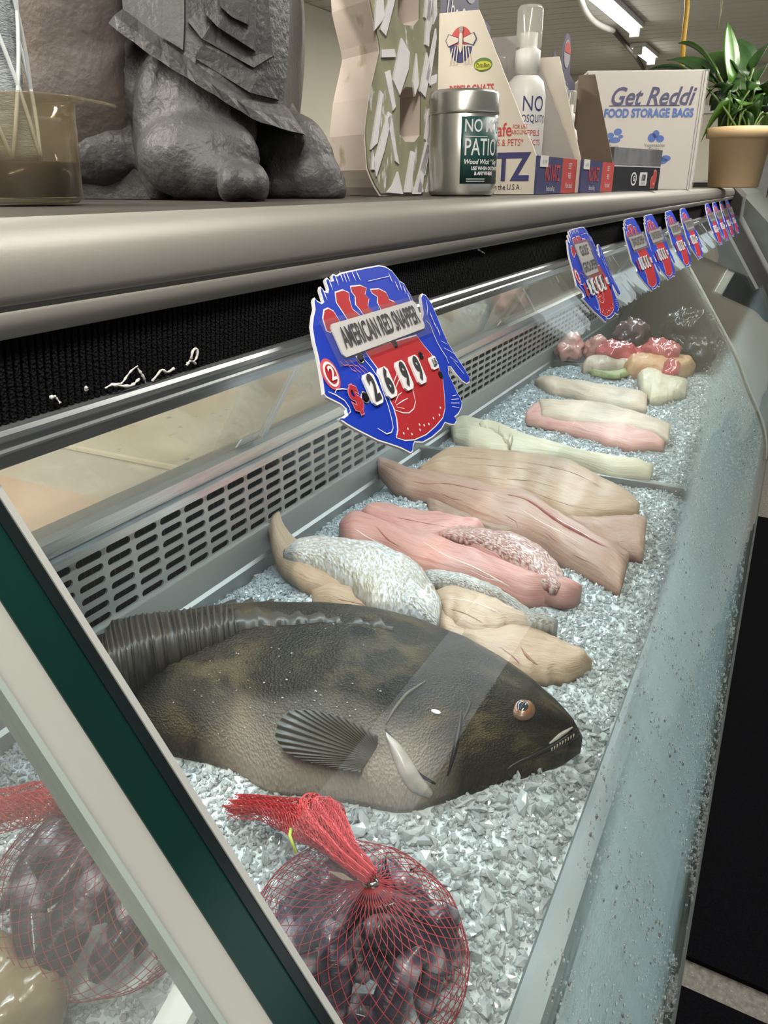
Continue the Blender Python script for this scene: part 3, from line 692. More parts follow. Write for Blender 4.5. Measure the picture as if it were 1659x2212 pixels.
# ---- thick carved figure eight
e0 = at(868, 421, 1.06); e0[2] = ZT + .0005
eight = empty('figure_eight_carving', e0, 'thick figure-eight carving with white slivers on sage green front face', 'carving')
ph = math.radians(33); EN = FH * math.cos(ph) - RT * math.sin(ph)          # depth axis, away from the front face
EX = RT * math.cos(ph) + FH * math.sin(ph)
EW = lambda a, b: e0 + EX * a + np.array([0, 0, 1.]) * b
def hw(z):
    pts = [(0, .034), (.012, .044), (.03, .053), (.07, .056), (.11, .049), (.145, .038), (.160, .034), (.175, .039), (.205, .048), (.245, .050), (.285, .040), (.305, .022)]
    return np.interp(z, [p[0] for p in pts], [p[1] for p in pts])
zz = np.linspace(0, .305, 32)
outl = [(-hw(z), z) for z in zz][::-1] + [(hw(z) * .92, z) for z in zz]
def rrect(x0, x1, y0, y1, c): return [(x0 + c, y0), (x1 - c, y0), (x1, y0 + c), (x1, y1 - c), (x1 - c, y1), (x0 + c, y1), (x0, y1 - c), (x0, y0 + c)]
holes = [rrect(-.006, .026, .062, .122, .008), rrect(-.010, .022, .186, .250, .008)]
pinkw = mat('pinkish_wood', (.82, .70, .63), .6, col2=(.75, .65, .57), nscale=12, col3=(.47, .38, .25), n3=22, lo3=.64, hi3=.74)
MB().prism(outl, lambda a, b: EW(a, b), EN * .085, holes).build('body', pinkw, eight)
sage = mat('sage_paint', (.36, .36, .24), .5, col2=(.25, .25, .17), nscale=40, col3=(.70, .69, .66), n3=120, lo3=.6, hi3=.66, stretch=(1, 1, .25))
fo = MB().prism([(a * .985, .003 + b * .98) for a, b in outl], lambda a, b: EW(a, b) - EN * .003, EN * .003, holes).build('front_face', sage, eight)
slv = mat('white_sliver', (.86, .84, .86), .5, col2=(.78, .76, .78), nscale=30, bump=.3, bscale=80)
def sliver(poly): MB().prism(poly, lambda a, b: EW(a, b) - EN * .0062, EN * .0032).build('white_sliver', slv, fo)
sl = [[(-.018, .128), (-.006, .172), (.006, .158), (.004, .140), (-.008, .112)], [(.022, .118), (.031, .160), (.037, .142), (.030, .112)], [(.011, .128), (.016, .158), (.020, .126), (.014, .112)],
      [(-.05, .052), (-.036, .116), (-.032, .112), (-.04, .06)], [(-.046, .036), (-.024, .094), (-.019, .090), (-.030, .052), (-.042, .022)], [(-.026, .086), (-.014, .040), (-.008, .036), (-.012, .05), (-.020, .092)],
      [(-.030, .135), (-.018, .095), (-.014, .100), (-.022, .138)], [(-.026, .004), (-.018, .012), (-.010, .028), (-.002, .002)], [(.0, .004), (.010, .052), (.016, .050), (.010, .004)], [(.014, .002), (.034, .060), (.038, .058), (.026, .002)],
      [(.024, .030), (.044, .105), (.047, .098), (.032, .024)], [(.034, .004), (.044, .050), (.046, .040), (.042, .006)], [(.030, .066), (.036, .100), (.040, .096), (.036, .060)], [(-.034, .158), (-.016, .160), (-.014, .152), (-.034, .150)],
      [(-.044, .176), (-.038, .240), (-.034, .236), (-.030, .19)], [(-.036, .178), (-.014, .232), (-.010, .226), (-.028, .172)], [(-.03, .285), (-.026, .222), (-.020, .216), (-.016, .29)], [(.026, .196), (.031, .240), (.039, .222), (.034, .192)],
      [(.030, .132), (.044, .186), (.045, .176), (.036, .126)], [(.028, .168), (.033, .25), (.036, .250), (.034, .166)], [(.040, .19), (.036, .27), (.040, .27), (.045, .2)], [(-.008, .255), (.0, .296), (.006, .262)], [(.012, .258), (.018, .292), (.028, .262)],
      [(.036, .125), (.036, .134), (.047, .138), (.046, .129)], [(.02, .004), (.024, .022), (.03, .004)], [(-.049, .03), (-.047, .052), (-.043, .03)]]
for q in sl: sliver(q)

# ---- patio candle tin
tc_ = at(996, 424, 1.07); tc_[2] = ZT + .0005
tin = empty('candle_tin', tc_, 'round silver candle tin with a green label beside the carving', 'tin')
tinm = mat('tin_metal', (.60, .595, .55), .28, .85, (.54, .535, .49), 12)
TR, THt = .0425, .118
MB().lathe(tc_, [(.001, .0), (TR - .004, .0), (TR - .001, .002), (TR - .0005, .006), (TR, .012), (TR, THt - .026), (TR - .001, THt - .0245), (.001, THt - .0245)], 56).build('body', tinm, tin, True)
MB().lathe(tc_, [(.001, THt - .026), (TR + .0008, THt - .026), (TR + .0012, THt - .024), (TR + .0008, THt - .022), (TR + .0002, THt - .004), (TR - .002, THt), (TR - .005, THt), (TR - .006, THt - .002), (.001, THt - .002)], 56).build('lid', tinm, tin, True)
view = math.atan2(-tc_[1], -tc_[0])
def on_tin(a0):
    return lambda a, b: tc_ + np.array([(TR + .0009) * math.cos(view + a0 + a / TR), (TR + .0009) * math.sin(view + a0 + a / TR), b])
lab = MB(); a1, a2 = -.06, 1.75
R = []
for i in range(25):
    an = view + a1 + (a2 - a1) * i / 24
    R.append([(tc_[0] + r_ * math.cos(an), tc_[1] + r_ * math.sin(an), tc_[2] + z) for r_, z in ((TR + .0001, .014), (TR + .0005, .014), (TR + .0005, .088), (TR + .0001, .088))])
lbl = lab.rings(R).build('label', mat('green_label', (.018, .075, .07), .4, col2=(.022, .085, .078)), tin, True)
for body, zt_, sz, sx, off in (('NO MOS', .0775, .0195, .74, .02), ('PATIO C', .054, .0265, .64, .03), ('Wood Wick * Soy', .0385, .0075, .9, .03), ('USE WHEN OUTDOORS', .0312, .0056, .8, .25), ('& ANYWHERE', .0256, .0056, .8, .35)):
    put_text(body, tc_, 0, 0, sz, inkw, lbl, bold=.0002, shear=.25 if 'Wick' in body else 0, sx=sx, fn=lambda a, b, z=zt_, o_=off: on_tin(o_)(a, b + z), align='LEFT')
for z_, w0, w1 in ((.066, .05, .75), (.019, .12, .7), (.0165, .12, .7)):
    MB().rings([[(on_tin(0)(t * TR, z_ + d)) for d in (0, .0008)] for t in np.linspace(w0, w1, 9)], False, False).build('label_rule', inkw, lbl)

# ---- repellent counter boxes with spray bottles
clearcap = clear_mat('clear_cap', (.90, .90, .87), .12, 1, .30, (.86, .85, .80))
def bottle(loc, sc_, label, group, name='spray_bottle'):
    r = empty(name, loc, label, 'bottle', group); x, y, z = loc; s_ = sc_
    MB().lathe(loc, [(.001, 0), (.0175 * s_, 0), (.019 * s_, .003 * s_), (.019 * s_, .082 * s_), (.016 * s_, .094 * s_), (.011 * s_, .099 * s_), (.001, .099 * s_)], 28).build('body', white, r, True)
    MB().lathe((x, y, z + .0992 * s_), [(.001, 0), (.0115 * s_, 0), (.0115 * s_, .020 * s_), (.008 * s_, .022 * s_), (.008 * s_, .034 * s_), (.001, .034 * s_)], 24).build('sprayer', white, r, True)
    MB().lathe((x, y, z + .1215 * s_), [(.0118 * s_, 0), (.0118 * s_, .030 * s_), (.010 * s_, .033 * s_), (.001, .033 * s_)], 24, False).build('cap', clearcap, r, True)
    vw = math.atan2(-y, -x); Rr = .0194 * s_
    fn = lambda z0, o_: (lambda a, b: np.array([x + Rr * math.cos(vw + o_ + a / Rr), y + Rr * math.sin(vw + o_ + a / Rr), z + z0 + b]))
    for body, z0, sz, mt_, sx in (('NO', .074 * s_, .018 * s_, navy, .8), ('MOSQUITO', .062 * s_, .009 * s_, navy, .7), ('REPELS', .050 * s_, .007 * s_, redp, .8), ('INSECTS', .042 * s_, .007 * s_, redp, .8), ('CONTAINS', .030 * s_, .005 * s_, lblue, .8)):
        put_text(body, loc, 0, 0, sz, mt_, r, sx=sx, fn=fn(z0, .45))
    return r
def counter_box(root_label, X0, X1, Yf, Yb, Hb, Hl, inner, name='counter_display_box'):
    r = empty(name, ((X0 + X1) / 2, (Yf + Yb) / 2, ZT + .0005), root_label, 'box'); z0 = ZT + .0008; t = .003
    dep = Yb - Yf; side = [(Yf, 0), (Yb, 0), (Yb, Hb), (Yb - dep * .38, Hb), (Yf, Hl)]
    # torn, slightly ragged sloping cut
    a, b = np.array(side[3]), np.array(side[4]); rag = [tuple(a + (b - a) * k / 14 + np.array([0, .0012 * (k % 2) if 0 < k < 14 else 0])) for k in range(15)]
    poly = side[:3] + rag
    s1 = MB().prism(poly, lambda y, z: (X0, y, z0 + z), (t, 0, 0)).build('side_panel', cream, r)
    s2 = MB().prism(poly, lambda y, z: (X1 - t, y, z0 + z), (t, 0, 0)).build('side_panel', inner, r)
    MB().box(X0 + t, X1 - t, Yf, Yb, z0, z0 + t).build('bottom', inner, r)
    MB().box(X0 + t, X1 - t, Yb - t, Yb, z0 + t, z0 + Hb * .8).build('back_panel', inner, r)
    xm = X0 + (X1 - X0) * .6
    l1 = MB().box(X0 + .0005, xm, Yf - t, Yf, z0, z0 + Hl).build('front_lip', navy, r)
    l2 = MB().box(xm, X1 - .0005, Yf - t, Yf, z0, z0 + Hl).build('front_lip', redp, r)
    ex, ez = np.array([1., 0, 0]), np.array([0, 0, 1.])
    put_text('NO NATZ', ((X0 + xm) / 2 + .012, Yf - t, z0 + Hl * .55), ex, ez, Hl * .62, redp, l1, bold=.0006, sx=.55)
    put_text('Botanical Bug', ((X0 + xm) / 2 + .006, Yf - t, z0 + Hl * .14), ex, ez, Hl * .20, inkw, l1, sx=.8)
    for k, s_ in enumerate(('DEET', 'FREE', 'Plant based')): put_text(s_, ((X1 + xm) / 2, Yf - t, z0 + Hl * (.78 - .28 * k)), ex, ez, Hl * .24, inkw, l2, sx=.75)
    stx = MB().box(X0 + .012, X0 + .05, Yf - t - .001, Yf - t, z0 + Hl * .72, z0 + Hl * 1.02).build('price_sticker', paper, l1)
    put_text('$11.99', (X0 + .031, Yf - t - .001, z0 + Hl * .86), ex, ez, Hl * .14, greyp, stx)
    return r, s1, s2, z0
def header(r, X0, X1, Y, zb_, Hh, z0):
    n = 14; w_ = X1 - X0; xc = X0 + w_ * .52
    poly = [(X0, zb_), (X1, zb_), (X1, zb_ + Hh * .55), (xc + w_ * .2, zb_ + Hh * .62)] + [(xc + w_ * .17 * math.cos(a), zb_ + Hh * .8 + Hh * .2 * math.sin(a)) for a in np.linspace(0, math.pi, n)] + [(xc - w_ * .2, zb_ + Hh * .66), (X0, zb_ + Hh * .78)]
    h = MB().prism(poly, lambda a, b: (a, Y, z0 + b), (0, .002, 0)).build('header_card', mat('header_navy', (.10, .10, .16), .5, col2=(.12, .12, .18)), r)
    ex, ez = np.array([1., 0, 0]), np.array([0, 0, 1.])
    MB().prism([(xc + w_ * .13 * math.cos(a), zb_ + Hh * .8 + Hh * .14 * math.sin(a)) for a in np.linspace(0, 2 * math.pi, 20)[:-1]], lambda a, b: (a, Y - .0008, z0 + b), (0, .0006, 0)).build('emblem', mat('emblem_grey', (.45, .42, .44), .5, col2=(.4, .37, .39)), h)
    MB().prism([(xc + w_ * .11 * math.cos(a), zb_ + Hh * .81 + Hh * .11 * math.sin(a)) for a in np.linspace(0, math.pi, 12)], lambda a, b: (a, Y - .0014, z0 + b), (0, .0006, 0)).build('emblem', redp, h)
    put_text('The Spirit', (X0 + w_ * .36, Y, z0 + zb_ + Hh * .50), ex * .97 - ez * .18, ez, w_ * .22, inkw, h, shear=.35, sx=.75)
    put_text('of the South', (X0 + w_ * .60, Y, z0 + zb_ + Hh * .30), ex * .97 - ez * .18, ez, w_ * .20, inkw, h, shear=.35, sx=.75)
    return h
BX0, BX1, BYf, BYb = 1.155, 1.375, .352, .505
b1, s1, s2, z0 = counter_box('cream slant-sided counter box of insect repellent sprays beside the tin', BX0, BX1, BYf, BYb, .232, .050, greyc)
header(b1, BX0 + .01, BX1 - .01, BYb + .001, .16, .155, z0)
ey, ez = np.array([0, -1., 0]), np.array([0, 0, 1.])
S = lambda y, z: (BX0, BYb - y, z0 + z)         # y from the back edge towards the front
put_text('NATZ', S(.090, .034), ey, ez, .050, navy, s1, bold=.0016, sx=.80)
put_text('Made in the U.S.A.', S(.102, .009), ey, ez, .0105, blackp, s1, sx=.8)
put_text('Safe', S(.100, .083), ey, ez, .024, redp, s1, bold=.0003, sx=.8)
put_text('FOR USE', S(.127, .087), ey, ez, .0075, redp, s1, sx=.75); put_text('AROUND', S(.127, .080), ey, ez, .0075, redp, s1, sx=.75)
put_text('KIDS & PETS*', S(.106, .067), ey, ez, .0125, redp, s1, sx=.75)
put_text('REPELS GNATS', S(.052, .136), ey, ez, .0155, redp, s1, bold=.0003, sx=.66)
def disc(cy, cz, ry, rz, mt_, a0=0, a1=2 * math.pi, lift=.0006, nm='printed_logo'):
    MB().prism([(cy + ry * math.cos(a), cz + rz * math.sin(a)) for a in np.linspace(a0, a1, 24)[: None if a1 < 6 else -1]], lambda y, z: np.array(S(y, z)) - np.array([lift, 0, 0]), (.0003, 0, 0)).build(nm, mt_, s1)
disc(.034, .192, .017, .022, navy, math.pi, 2 * math.pi - .001); disc(.034, .192, .017, .022, redp, 0, math.pi)
for sg in (-1, 1):
    q = [(.034 + sg * .002, .200), (.034 + sg * .019, .206), (.034 + sg * .0235, .198), (.034 + sg * .019, .190), (.034 + sg * .003, .195)]
    for mt_, k, lf in ((navy, 1.0, .0012), (cream, .86, .0017)):
        c = np.mean(q, 0); MB().prism([tuple(c + (np.array(p) - c) * k) for p in q], lambda y, z, lf=lf: np.array(S(y, z)) - np.array([lf, 0, 0]), (.0003, 0, 0)).build('printed_logo', mt_, s1)
    for k in range(3): MB().prism([(.034 + sg * (.003 + .004 * k), .192 - .002 * k), (.034 + sg * (.0045 + .004 * k), .192 - .002 * k), (.034 + sg * (.007 + .005 * k), .168), (.034 + sg * (.0055 + .005 * k), .168)], lambda y, z: np.array(S(y, z)) - np.array([.002, 0, 0]), (.0003, 0, 0)).build('printed_logo', cream, s1)
disc(.034, .196, .0028, .014, cream, lift=.0022); disc(.034, .210, .003, .004, greyp, lift=.0024)
disc(.068, .166, .0135, .0085, mat('logo_green', (.10, .22, .05), .5, col2=(.12, .25, .06))); disc(.068, .165, .0125, .0055, mat('logo_yellow', (.62, .58, .06), .5, col2=(.58, .54, .05)), lift=.0011)
put_text('OdoBan', S(.068, .165), ey, ez, .0075, mat('logo_dark_green', (.03, .10, .03), .5), s1, sx=.8, lift=.0018)
labs = ['', 'white spray bottle nearest the tall cream side panel, behind the tallest one', 'white spray bottle in the second row of the cream box, left of the tallest', 'white spray bottle just right of and behind the tallest one', 'rearmost white spray bottle in the cream box, under its header card']
for k, (px_, dep_, sc_) in enumerate(((1122, 1.33, 1.62), (1062, 1.42, 1.12), (1090, 1.46, 1.12), (1142, 1.47, 1.12), (1072, 1.50, 1.08))):
    q = at(px_, 410, dep_); q[2] = z0 + .0035
    if k == 0: bottle(q, sc_, 'tallest white spray bottle, lettered NO, at the front of the cream box', 'repellent spray bottles')
    else: bottle(q, sc_ * 1.14, labs[k], 'repellent spray bottles')
CX0, CX1, CYf, CYb = 1.380, 1.63, .345, .425
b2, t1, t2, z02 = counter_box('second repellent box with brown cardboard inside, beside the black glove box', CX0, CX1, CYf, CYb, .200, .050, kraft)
header(b2, 1.46, 1.61, CYb + .001, .10, .155, z02)
for k, (px_, dep_) in enumerate(((1214, 1.55), (1196, 1.60))):
    q = at(px_, 410, dep_); q[2] = z02 + .0035
    bottle(q, 1.05, 'small white spray bottle inside the brown-lined repellent box' if k == 0 else 'spray bottle half hidden behind another in the brown-lined box', 'repellent spray bottles')

# ---- black glove box
def front_frame(pl, pr, zb):
    a = np.array([pl[0], pl[1], zb]); b = np.array([pr[0], pr[1], zb]); x = (b - a); wd = np.linalg.norm(x); x /= wd; n = np.array([-x[1], x[0], 0]); return a, x, n, wd
a, gx_, gn, gw = front_frame((1.70, .360), (1.915, .302), ZT + .0008)
gb_ = empty('glove_box', a + gx_ * gw / 2 + gn * .05, 'black box of gloves with a red hand mark in front of the bag box', 'box')
gbo = MB().obox(a, gx_ * gw, gn * .10, (0, 0, .046)).build('body', mat('black_card', (.016, .016, .018), .35, col2=(.02, .02, .022)), gb_)
MB().obox(a + [0, 0, .0475], gx_ * gw, gn * .10, (0, 0, .033)).build('wrapped_top', mat('grey_wrap', (.085, .082, .08), .25, col2=(.17, .165, .16), nscale=30, stretch=(1, 1, .4), Coat_Weight=.5), gb_)
MB().obox(a + [0, 0, .046] - gn * .0004, gx_ * gw, gn * .09, (0, 0, .0016)).build('white_line', inkw, gb_)
GF = lambda u, v, lf=.0008: a + gx_ * u * gw + np.array([0, 0, v]) - gn * lf
sq = MB().prism(rrect(.56, .72, .010, .036, .006), lambda u, v: GF(u, v), gn * .0004).build('count_mark', inkw, gbo)
put_text('100', GF(.64, .025), gx_, ez, .017, blackp, sq, bold=.0005, sx=.75)
put_text('GLOVES', GF(.64, .0145), gx_, ez, .006, blackp, sq, sx=.8)
MB().prism([(.44 + .06 * math.cos(t), .023 + .013 * math.sin(t)) for t in np.linspace(0, 6.283, 22)[:-1]], lambda u, v: GF(u, v), gn * .0004, [[(.44 + .045 * math.cos(t), .023 + .0098 * math.sin(t)) for t in np.linspace(0, 6.283, 22)[:-1]]]).build('round_mark', inkw, gbo)
put_text('G', GF(.44, .023), gx_, ez, .014, inkw, gbo, bold=.0005)
hand = [(.81, .004), (.90, .004), (.92, .018), (.93, .030), (.915, .040), (.88, .0425), (.855, .040), (.85, .030), (.815, .026), (.80, .018)]
MB().prism(hand, lambda u, v: GF(u, v), gn * .0004).build('hand_mark', mat('hand_outline', (.55, .25, .24), .5), gbo)
MB().prism([(.865 + (u - .865) * .82, .023 + (v - .023) * .86) for u, v in hand], lambda u, v: GF(u, v, .0013), gn * .0004).build('hand_mark', redp, gbo)
put_text('M', GF(.862, .013, .0016), gx_, ez, .008, inkw, gbo)

# ---- food storage bag carton in clear wrap
a, gx_, gn, gw = front_frame((2.36, .590), (2.475, .300), ZT + .0008)
fb = empty('bag_carton', a + gx_ * gw / 2 + gn * .15, 'large white food storage bag carton in clear wrap', 'box')
HB = .290
cart = MB().obox(a, gx_ * gw, gn * .33, (0, 0, HB)).build('carton', mat('carton_white', (.82, .77, .71), .5, col2=(.78, .73, .67), nscale=3), fb)
MB().obox(a - gn * .003 - gx_ * .003, gx_ * (gw + .006), gn * .336, (0, 0, HB + .003)).build('clear_wrap', clear_mat('shrink_wrap', (.96, .96, .96), .12, 1, .03), fb)
BF = lambda u, v, lf=.0006: a + gx_ * u * gw + np.array([0, 0, v * HB]) - gn * lf
put_text('Get Reddi', BF(.55, .79), gx_, ez, .062, mat('print_slate', (.13, .13, .24), .5), cart, bold=.0010, shear=.3, sx=.86)
MB().prism([(.20, .715), (.80, .715), (.80, .725), (.20, .725)], lambda u, v: BF(u, v), gn * .0003).build('rule', mat('print_slate', (.13, .13, .24)), cart)
put_text('FOOD STORAGE BAGS', BF(.545, .655), gx_, ez, .029, lblue, cart, bold=.0011, sx=.80)
def icon(pieces):
    for c, rx, ry in pieces: MB().prism([(c[0] + rx * math.cos(t), c[1] + ry * math.sin(t)) for t in np.linspace(0, 6.283, 15)[:-1]], lambda u, v: BF(u, v), gn * .0003).build('icon', lblue, cart)
icon([((.24, .47), .03, .025), ((.30, .50), .035, .03), ((.28, .43), .05, .025), ((.22, .42), .025, .02), ((.33, .46), .02, .015)]); icon([((.60, .45), .035, .04), ((.63, .48), .03, .035), ((.67, .44), .035, .03)])
icon([((.41, .26), .055, .035)]); icon([((.71, .25), .05, .03), ((.74, .27), .045, .028)])
for k, (l1, l2) in enumerate((('Meats', 'Vegetables'), ('Cheese', 'Fruits'), ('Seafood', 'Leftovers'))):
    put_text(l1, BF(.27, .375 - .035 * k), gx_, ez, .013, greyp, cart); put_text(l2, BF(.63, .385 - .035 * k), gx_, ez, .013, greyp, cart)
for u in (.955, .975): MB().prism([(u, .0), (u + .006, .0), (u + .006, 1), (u, 1)], lambda p, q: BF(p, q), gn * .0003).build('fold_line', mat('fold_grey', (.36, .34, .34), .6), cart)

# ---- potted plant at the far end
pc = np.array(on_x(1588, 402, 3.45)); pc[2] = ZT + .0005; pc[1] = max(pc[1], .27)
plant = empty('potted_plant', pc, 'leafy green plant in a tan pot at the far end of the counter', 'plant')
MB().lathe(pc, [(.001, 0), (.085, 0), (.09, .004), (.108, .17), (.122, .172), (.124, .205), (.112, .207), (.108, .185), (.001, .18)], 36).build('pot', mat('tan_pot', (.74, .54, .30), .5, col2=(.68, .49, .27), nscale=5), plant, True)
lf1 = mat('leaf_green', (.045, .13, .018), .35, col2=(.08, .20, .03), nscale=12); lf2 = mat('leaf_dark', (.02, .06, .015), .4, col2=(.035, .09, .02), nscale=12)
stem_m = mat('stem_green', (.09, .16, .03), .5)
def leaf(tip, bend, width, mt_, base_off=(0, 0)):
    b0 = pc + np.array([base_off[0], base_off[1], .185]); tip = np.asarray(tip, float); mid = (b0 + tip) / 2 + np.array([0, 0, bend])
    Q = [b0 * (1 - t) ** 2 + 2 * mid * t * (1 - t) + tip * t * t for t in np.linspace(0, 1, 15)]
    k0 = 6; MB().tube(Q[:k0 + 1], .004, 5).build('stem', stem_m, plant, True)
    R = []; side = np.cross(tip - b0, [0, 0, 1.]); side = side / (np.linalg.norm(side) + 1e-9); ang = random.uniform(-.6, .6); t_ = (tip - b0) / np.linalg.norm(tip - b0)
    up_ = np.cross(side, t_); side = side * math.cos(ang) + up_ * math.sin(ang)
    for i in range(k0, 15):
        t = (i - k0) / (14 - k0); w_ = width * (math.sin(math.pi * min(1, .06 + t * .94)) ** .8) * (1 - .25 * t); nrm_ = np.cross(side, t_)
        R.append([Q[i] - side * w_ + nrm_ * w_ * .25, Q[i] - side * w_ * .5 + nrm_ * w_ * .05, Q[i], Q[i] + side * w_ * .5 + nrm_ * w_ * .05, Q[i] + side * w_ + nrm_ * w_ * .25,
                  Q[i] + side * w_ * .5 + nrm_ * (w_ * .05 - .0016), Q[i] - nrm_ * .0022, Q[i] - side * w_ * .5 + nrm_ * (w_ * .05 - .0016)])
    MB().rings(R).build('leaf', mt_, plant, True)
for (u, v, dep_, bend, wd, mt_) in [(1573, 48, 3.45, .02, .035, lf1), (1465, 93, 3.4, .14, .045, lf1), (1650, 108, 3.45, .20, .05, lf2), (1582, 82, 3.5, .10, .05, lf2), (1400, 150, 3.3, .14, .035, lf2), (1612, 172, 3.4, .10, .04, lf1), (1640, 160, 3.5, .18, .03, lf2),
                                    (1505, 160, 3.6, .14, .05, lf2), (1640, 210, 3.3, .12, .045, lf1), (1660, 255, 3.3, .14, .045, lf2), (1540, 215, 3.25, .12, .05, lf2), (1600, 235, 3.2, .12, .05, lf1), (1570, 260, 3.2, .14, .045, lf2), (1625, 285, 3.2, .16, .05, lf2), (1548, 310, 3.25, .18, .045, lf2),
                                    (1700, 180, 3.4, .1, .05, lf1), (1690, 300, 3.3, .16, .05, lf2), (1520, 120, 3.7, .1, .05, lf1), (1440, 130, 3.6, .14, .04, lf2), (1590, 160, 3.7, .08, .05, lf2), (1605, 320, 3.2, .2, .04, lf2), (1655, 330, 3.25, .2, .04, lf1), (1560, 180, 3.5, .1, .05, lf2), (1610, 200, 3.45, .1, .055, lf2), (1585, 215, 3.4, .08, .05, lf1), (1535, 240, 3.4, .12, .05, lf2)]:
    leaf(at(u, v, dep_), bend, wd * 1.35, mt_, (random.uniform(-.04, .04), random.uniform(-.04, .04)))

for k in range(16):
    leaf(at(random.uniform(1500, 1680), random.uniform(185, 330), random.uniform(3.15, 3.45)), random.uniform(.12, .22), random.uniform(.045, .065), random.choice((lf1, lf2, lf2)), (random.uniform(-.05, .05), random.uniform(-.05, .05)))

# ================================================================== PRICE TAGS
TD = math.radians(27); TN = np.array([0, -math.cos(TD), math.sin(TD)]); TDN = np.array([0, -math.sin(TD), -math.cos(TD)]); TP0 = np.array([.55, .2985, 1.437])
zt4 = zoomer(640, 540, 3.95)
def loc2(zx, zy):
    (u, v), = zt4([(zx, zy)]); q = on_pl(u, v, TP0, TN); return (q[0] - .55, (q - TP0) @ TDN)
def TL(P): return [loc2(*p) for p in P]
OUT = TL([(310, 205), (345, 215), (370, 195), (480, 170), (600, 145), (700, 128), (760, 140), (815, 175), (850, 220), (880, 262), (920, 285), (945, 335), (975, 380), (995, 430), (1005, 490), (1030, 560), (1055, 585), (1075, 570), (1082, 535), (1070, 470), (1060, 400), (1075, 370), (1105, 385), (1150, 450), (1200, 560), (1250, 690), (1300, 800), (1360, 900), (1430, 1000), (1480, 1090), (1480, 1130), (1455, 1145), (1420, 1125), (1370, 1070), (1320, 1000), (1297, 1000), (1300, 1060), (1340, 1140), (1370, 1210), (1400, 1260), (1415, 1310), (1410, 1350), (1385, 1400), (1350, 1430), (1370, 1460), (1350, 1495), (1310, 1490), (1270, 1475), (1240, 1530), (1160, 1600), (1080, 1645), (1010, 1640), (1000, 1670), (995, 1720), (975, 1735), (900, 1695), (800, 1660), (700, 1630), (600, 1580), (500, 1530), (430, 1490), (375, 1450), (365, 1435), (400, 1425), (435, 1400), (425, 1360), (380, 1320), (320, 1290), (260, 1260), (235, 1230), (225, 1150), (205, 1020), (180, 900), (150, 780), (130, 650), (140, 560), (155, 500), (145, 430), (155, 405), (175, 430), (210, 450), (230, 440), (200, 340), (205, 310), (240, 350), (265, 360), (270, 330), (245, 255), (260, 235), (290, 260), (315, 255), (300, 220)])
def shrink(P, d):
    P = np.array(P); a = np.roll(P, 1, 0); b = np.roll(P, -1, 0); t = b - a; n = np.stack([t[:, 1], -t[:, 0]], 1); n /= (np.linalg.norm(n, axis=1)[:, None] + 1e-9)
    area = (P[:, 0] * np.roll(P[:, 1], -1) - P[:, 1] * np.roll(P[:, 0], -1)).sum(); return [tuple(p) for p in P - n * d * (1 if area > 0 else -1)]
REDS = [TL(q) for q in ([(575, 855), (830, 790), (1020, 735), (1080, 820), (1150, 900), (1200, 980), (1240, 1100), (1255, 1250), (1260, 1350), (1240, 1430), (1180, 1500), (1100, 1570), (1000, 1615), (920, 1620), (850, 1600), (865, 1540), (855, 1440), (830, 1350), (800, 1290), (780, 1200), (740, 1100), (690, 1010), (630, 930)],
    [(235, 520), (265, 505), (310, 530), (340, 580), (360, 610), (330, 640), (280, 700), (255, 690), (240, 640), (225, 590)], [(330, 370), (390, 350), (440, 370), (445, 430), (470, 510), (530, 560), (560, 580), (440, 605), (400, 540), (340, 450)],
    [(460, 320), (540, 310), (590, 330), (575, 380), (610, 420), (600, 480), (640, 530), (570, 555), (540, 510), (505, 470), (500, 400), (470, 360)], [(630, 345), (700, 340), (760, 370), (785, 430), (830, 450), (860, 475), (720, 515), (690, 450), (690, 400), (640, 365)])]
WLINES = [TL(q) for q in ([(560, 930), (630, 1010), (690, 1100), (730, 1220), (770, 1330), (800, 1440), (815, 1520), (800, 1560), (760, 1575), (680, 1525)], [(260, 1215), (330, 1245), (400, 1290), (440, 1350), (450, 1385), (430, 1410)],
    [(315, 1230), (330, 1195), (380, 1190), (430, 1195)], [(830, 1370), (900, 1395), (950, 1395), (990, 1360), (1005, 1300), (990, 1230), (960, 1100), (930, 1010)], [(800, 1180), (840, 1080), (850, 1030)], [(815, 1230), (860, 1120), (900, 1060)], [(830, 1310), (860, 1240), (890, 1220)], [(840, 1330), (900, 1290), (940, 1270)], [(845, 1345), (910, 1358)],
    [(1090, 600), (1130, 640), (1160, 720), (1190, 790), (1230, 860), (1270, 920), (1290, 975)], [(1095, 430), (1110, 500), (1105, 560)], [(1225, 780), (1280, 810)], [(1250, 840), (1340, 890)], [(1300, 915), (1370, 965)], [(1330, 950), (1420, 1060)], [(600, 272), (780, 230)],
    [(1140, 900), (1180, 940)], [(1310, 1310), (1380, 1310)], [(1320, 1340), (1380, 1350)], [(1310, 1280), (1375, 1275)], [(1320, 1250), (1360, 1240)])]
WDASH = TL([(375, 230), (405, 235), (430, 230), (480, 225), (520, 225), (335, 260), (285, 300), (235, 385), (795, 240), (850, 310), (880, 310), (915, 340), (955, 410), (1145, 570), (1175, 640), (1205, 695)])
WDOTS = TL([(940, 1530), (905, 1570), (975, 1575), (1040, 1495), (1045, 1540), (1080, 1500), (1120, 1490), (1160, 1440), (1210, 1412), (1218, 1350)])
GROM = TL([(540, 920), (830, 805), (1053, 907), (1220, 1070), (583, 1262)])
DIG = TL([(632, 1195), (755, 1140), (900, 1080), (1015, 1030)])
chrome = mat('grommet_metal', (.5, .48, .44), .25, 1)
tapem = clear_mat('clear_tape', (.97, .97, .975), .25, .7, .05, (.75, .74, .78))
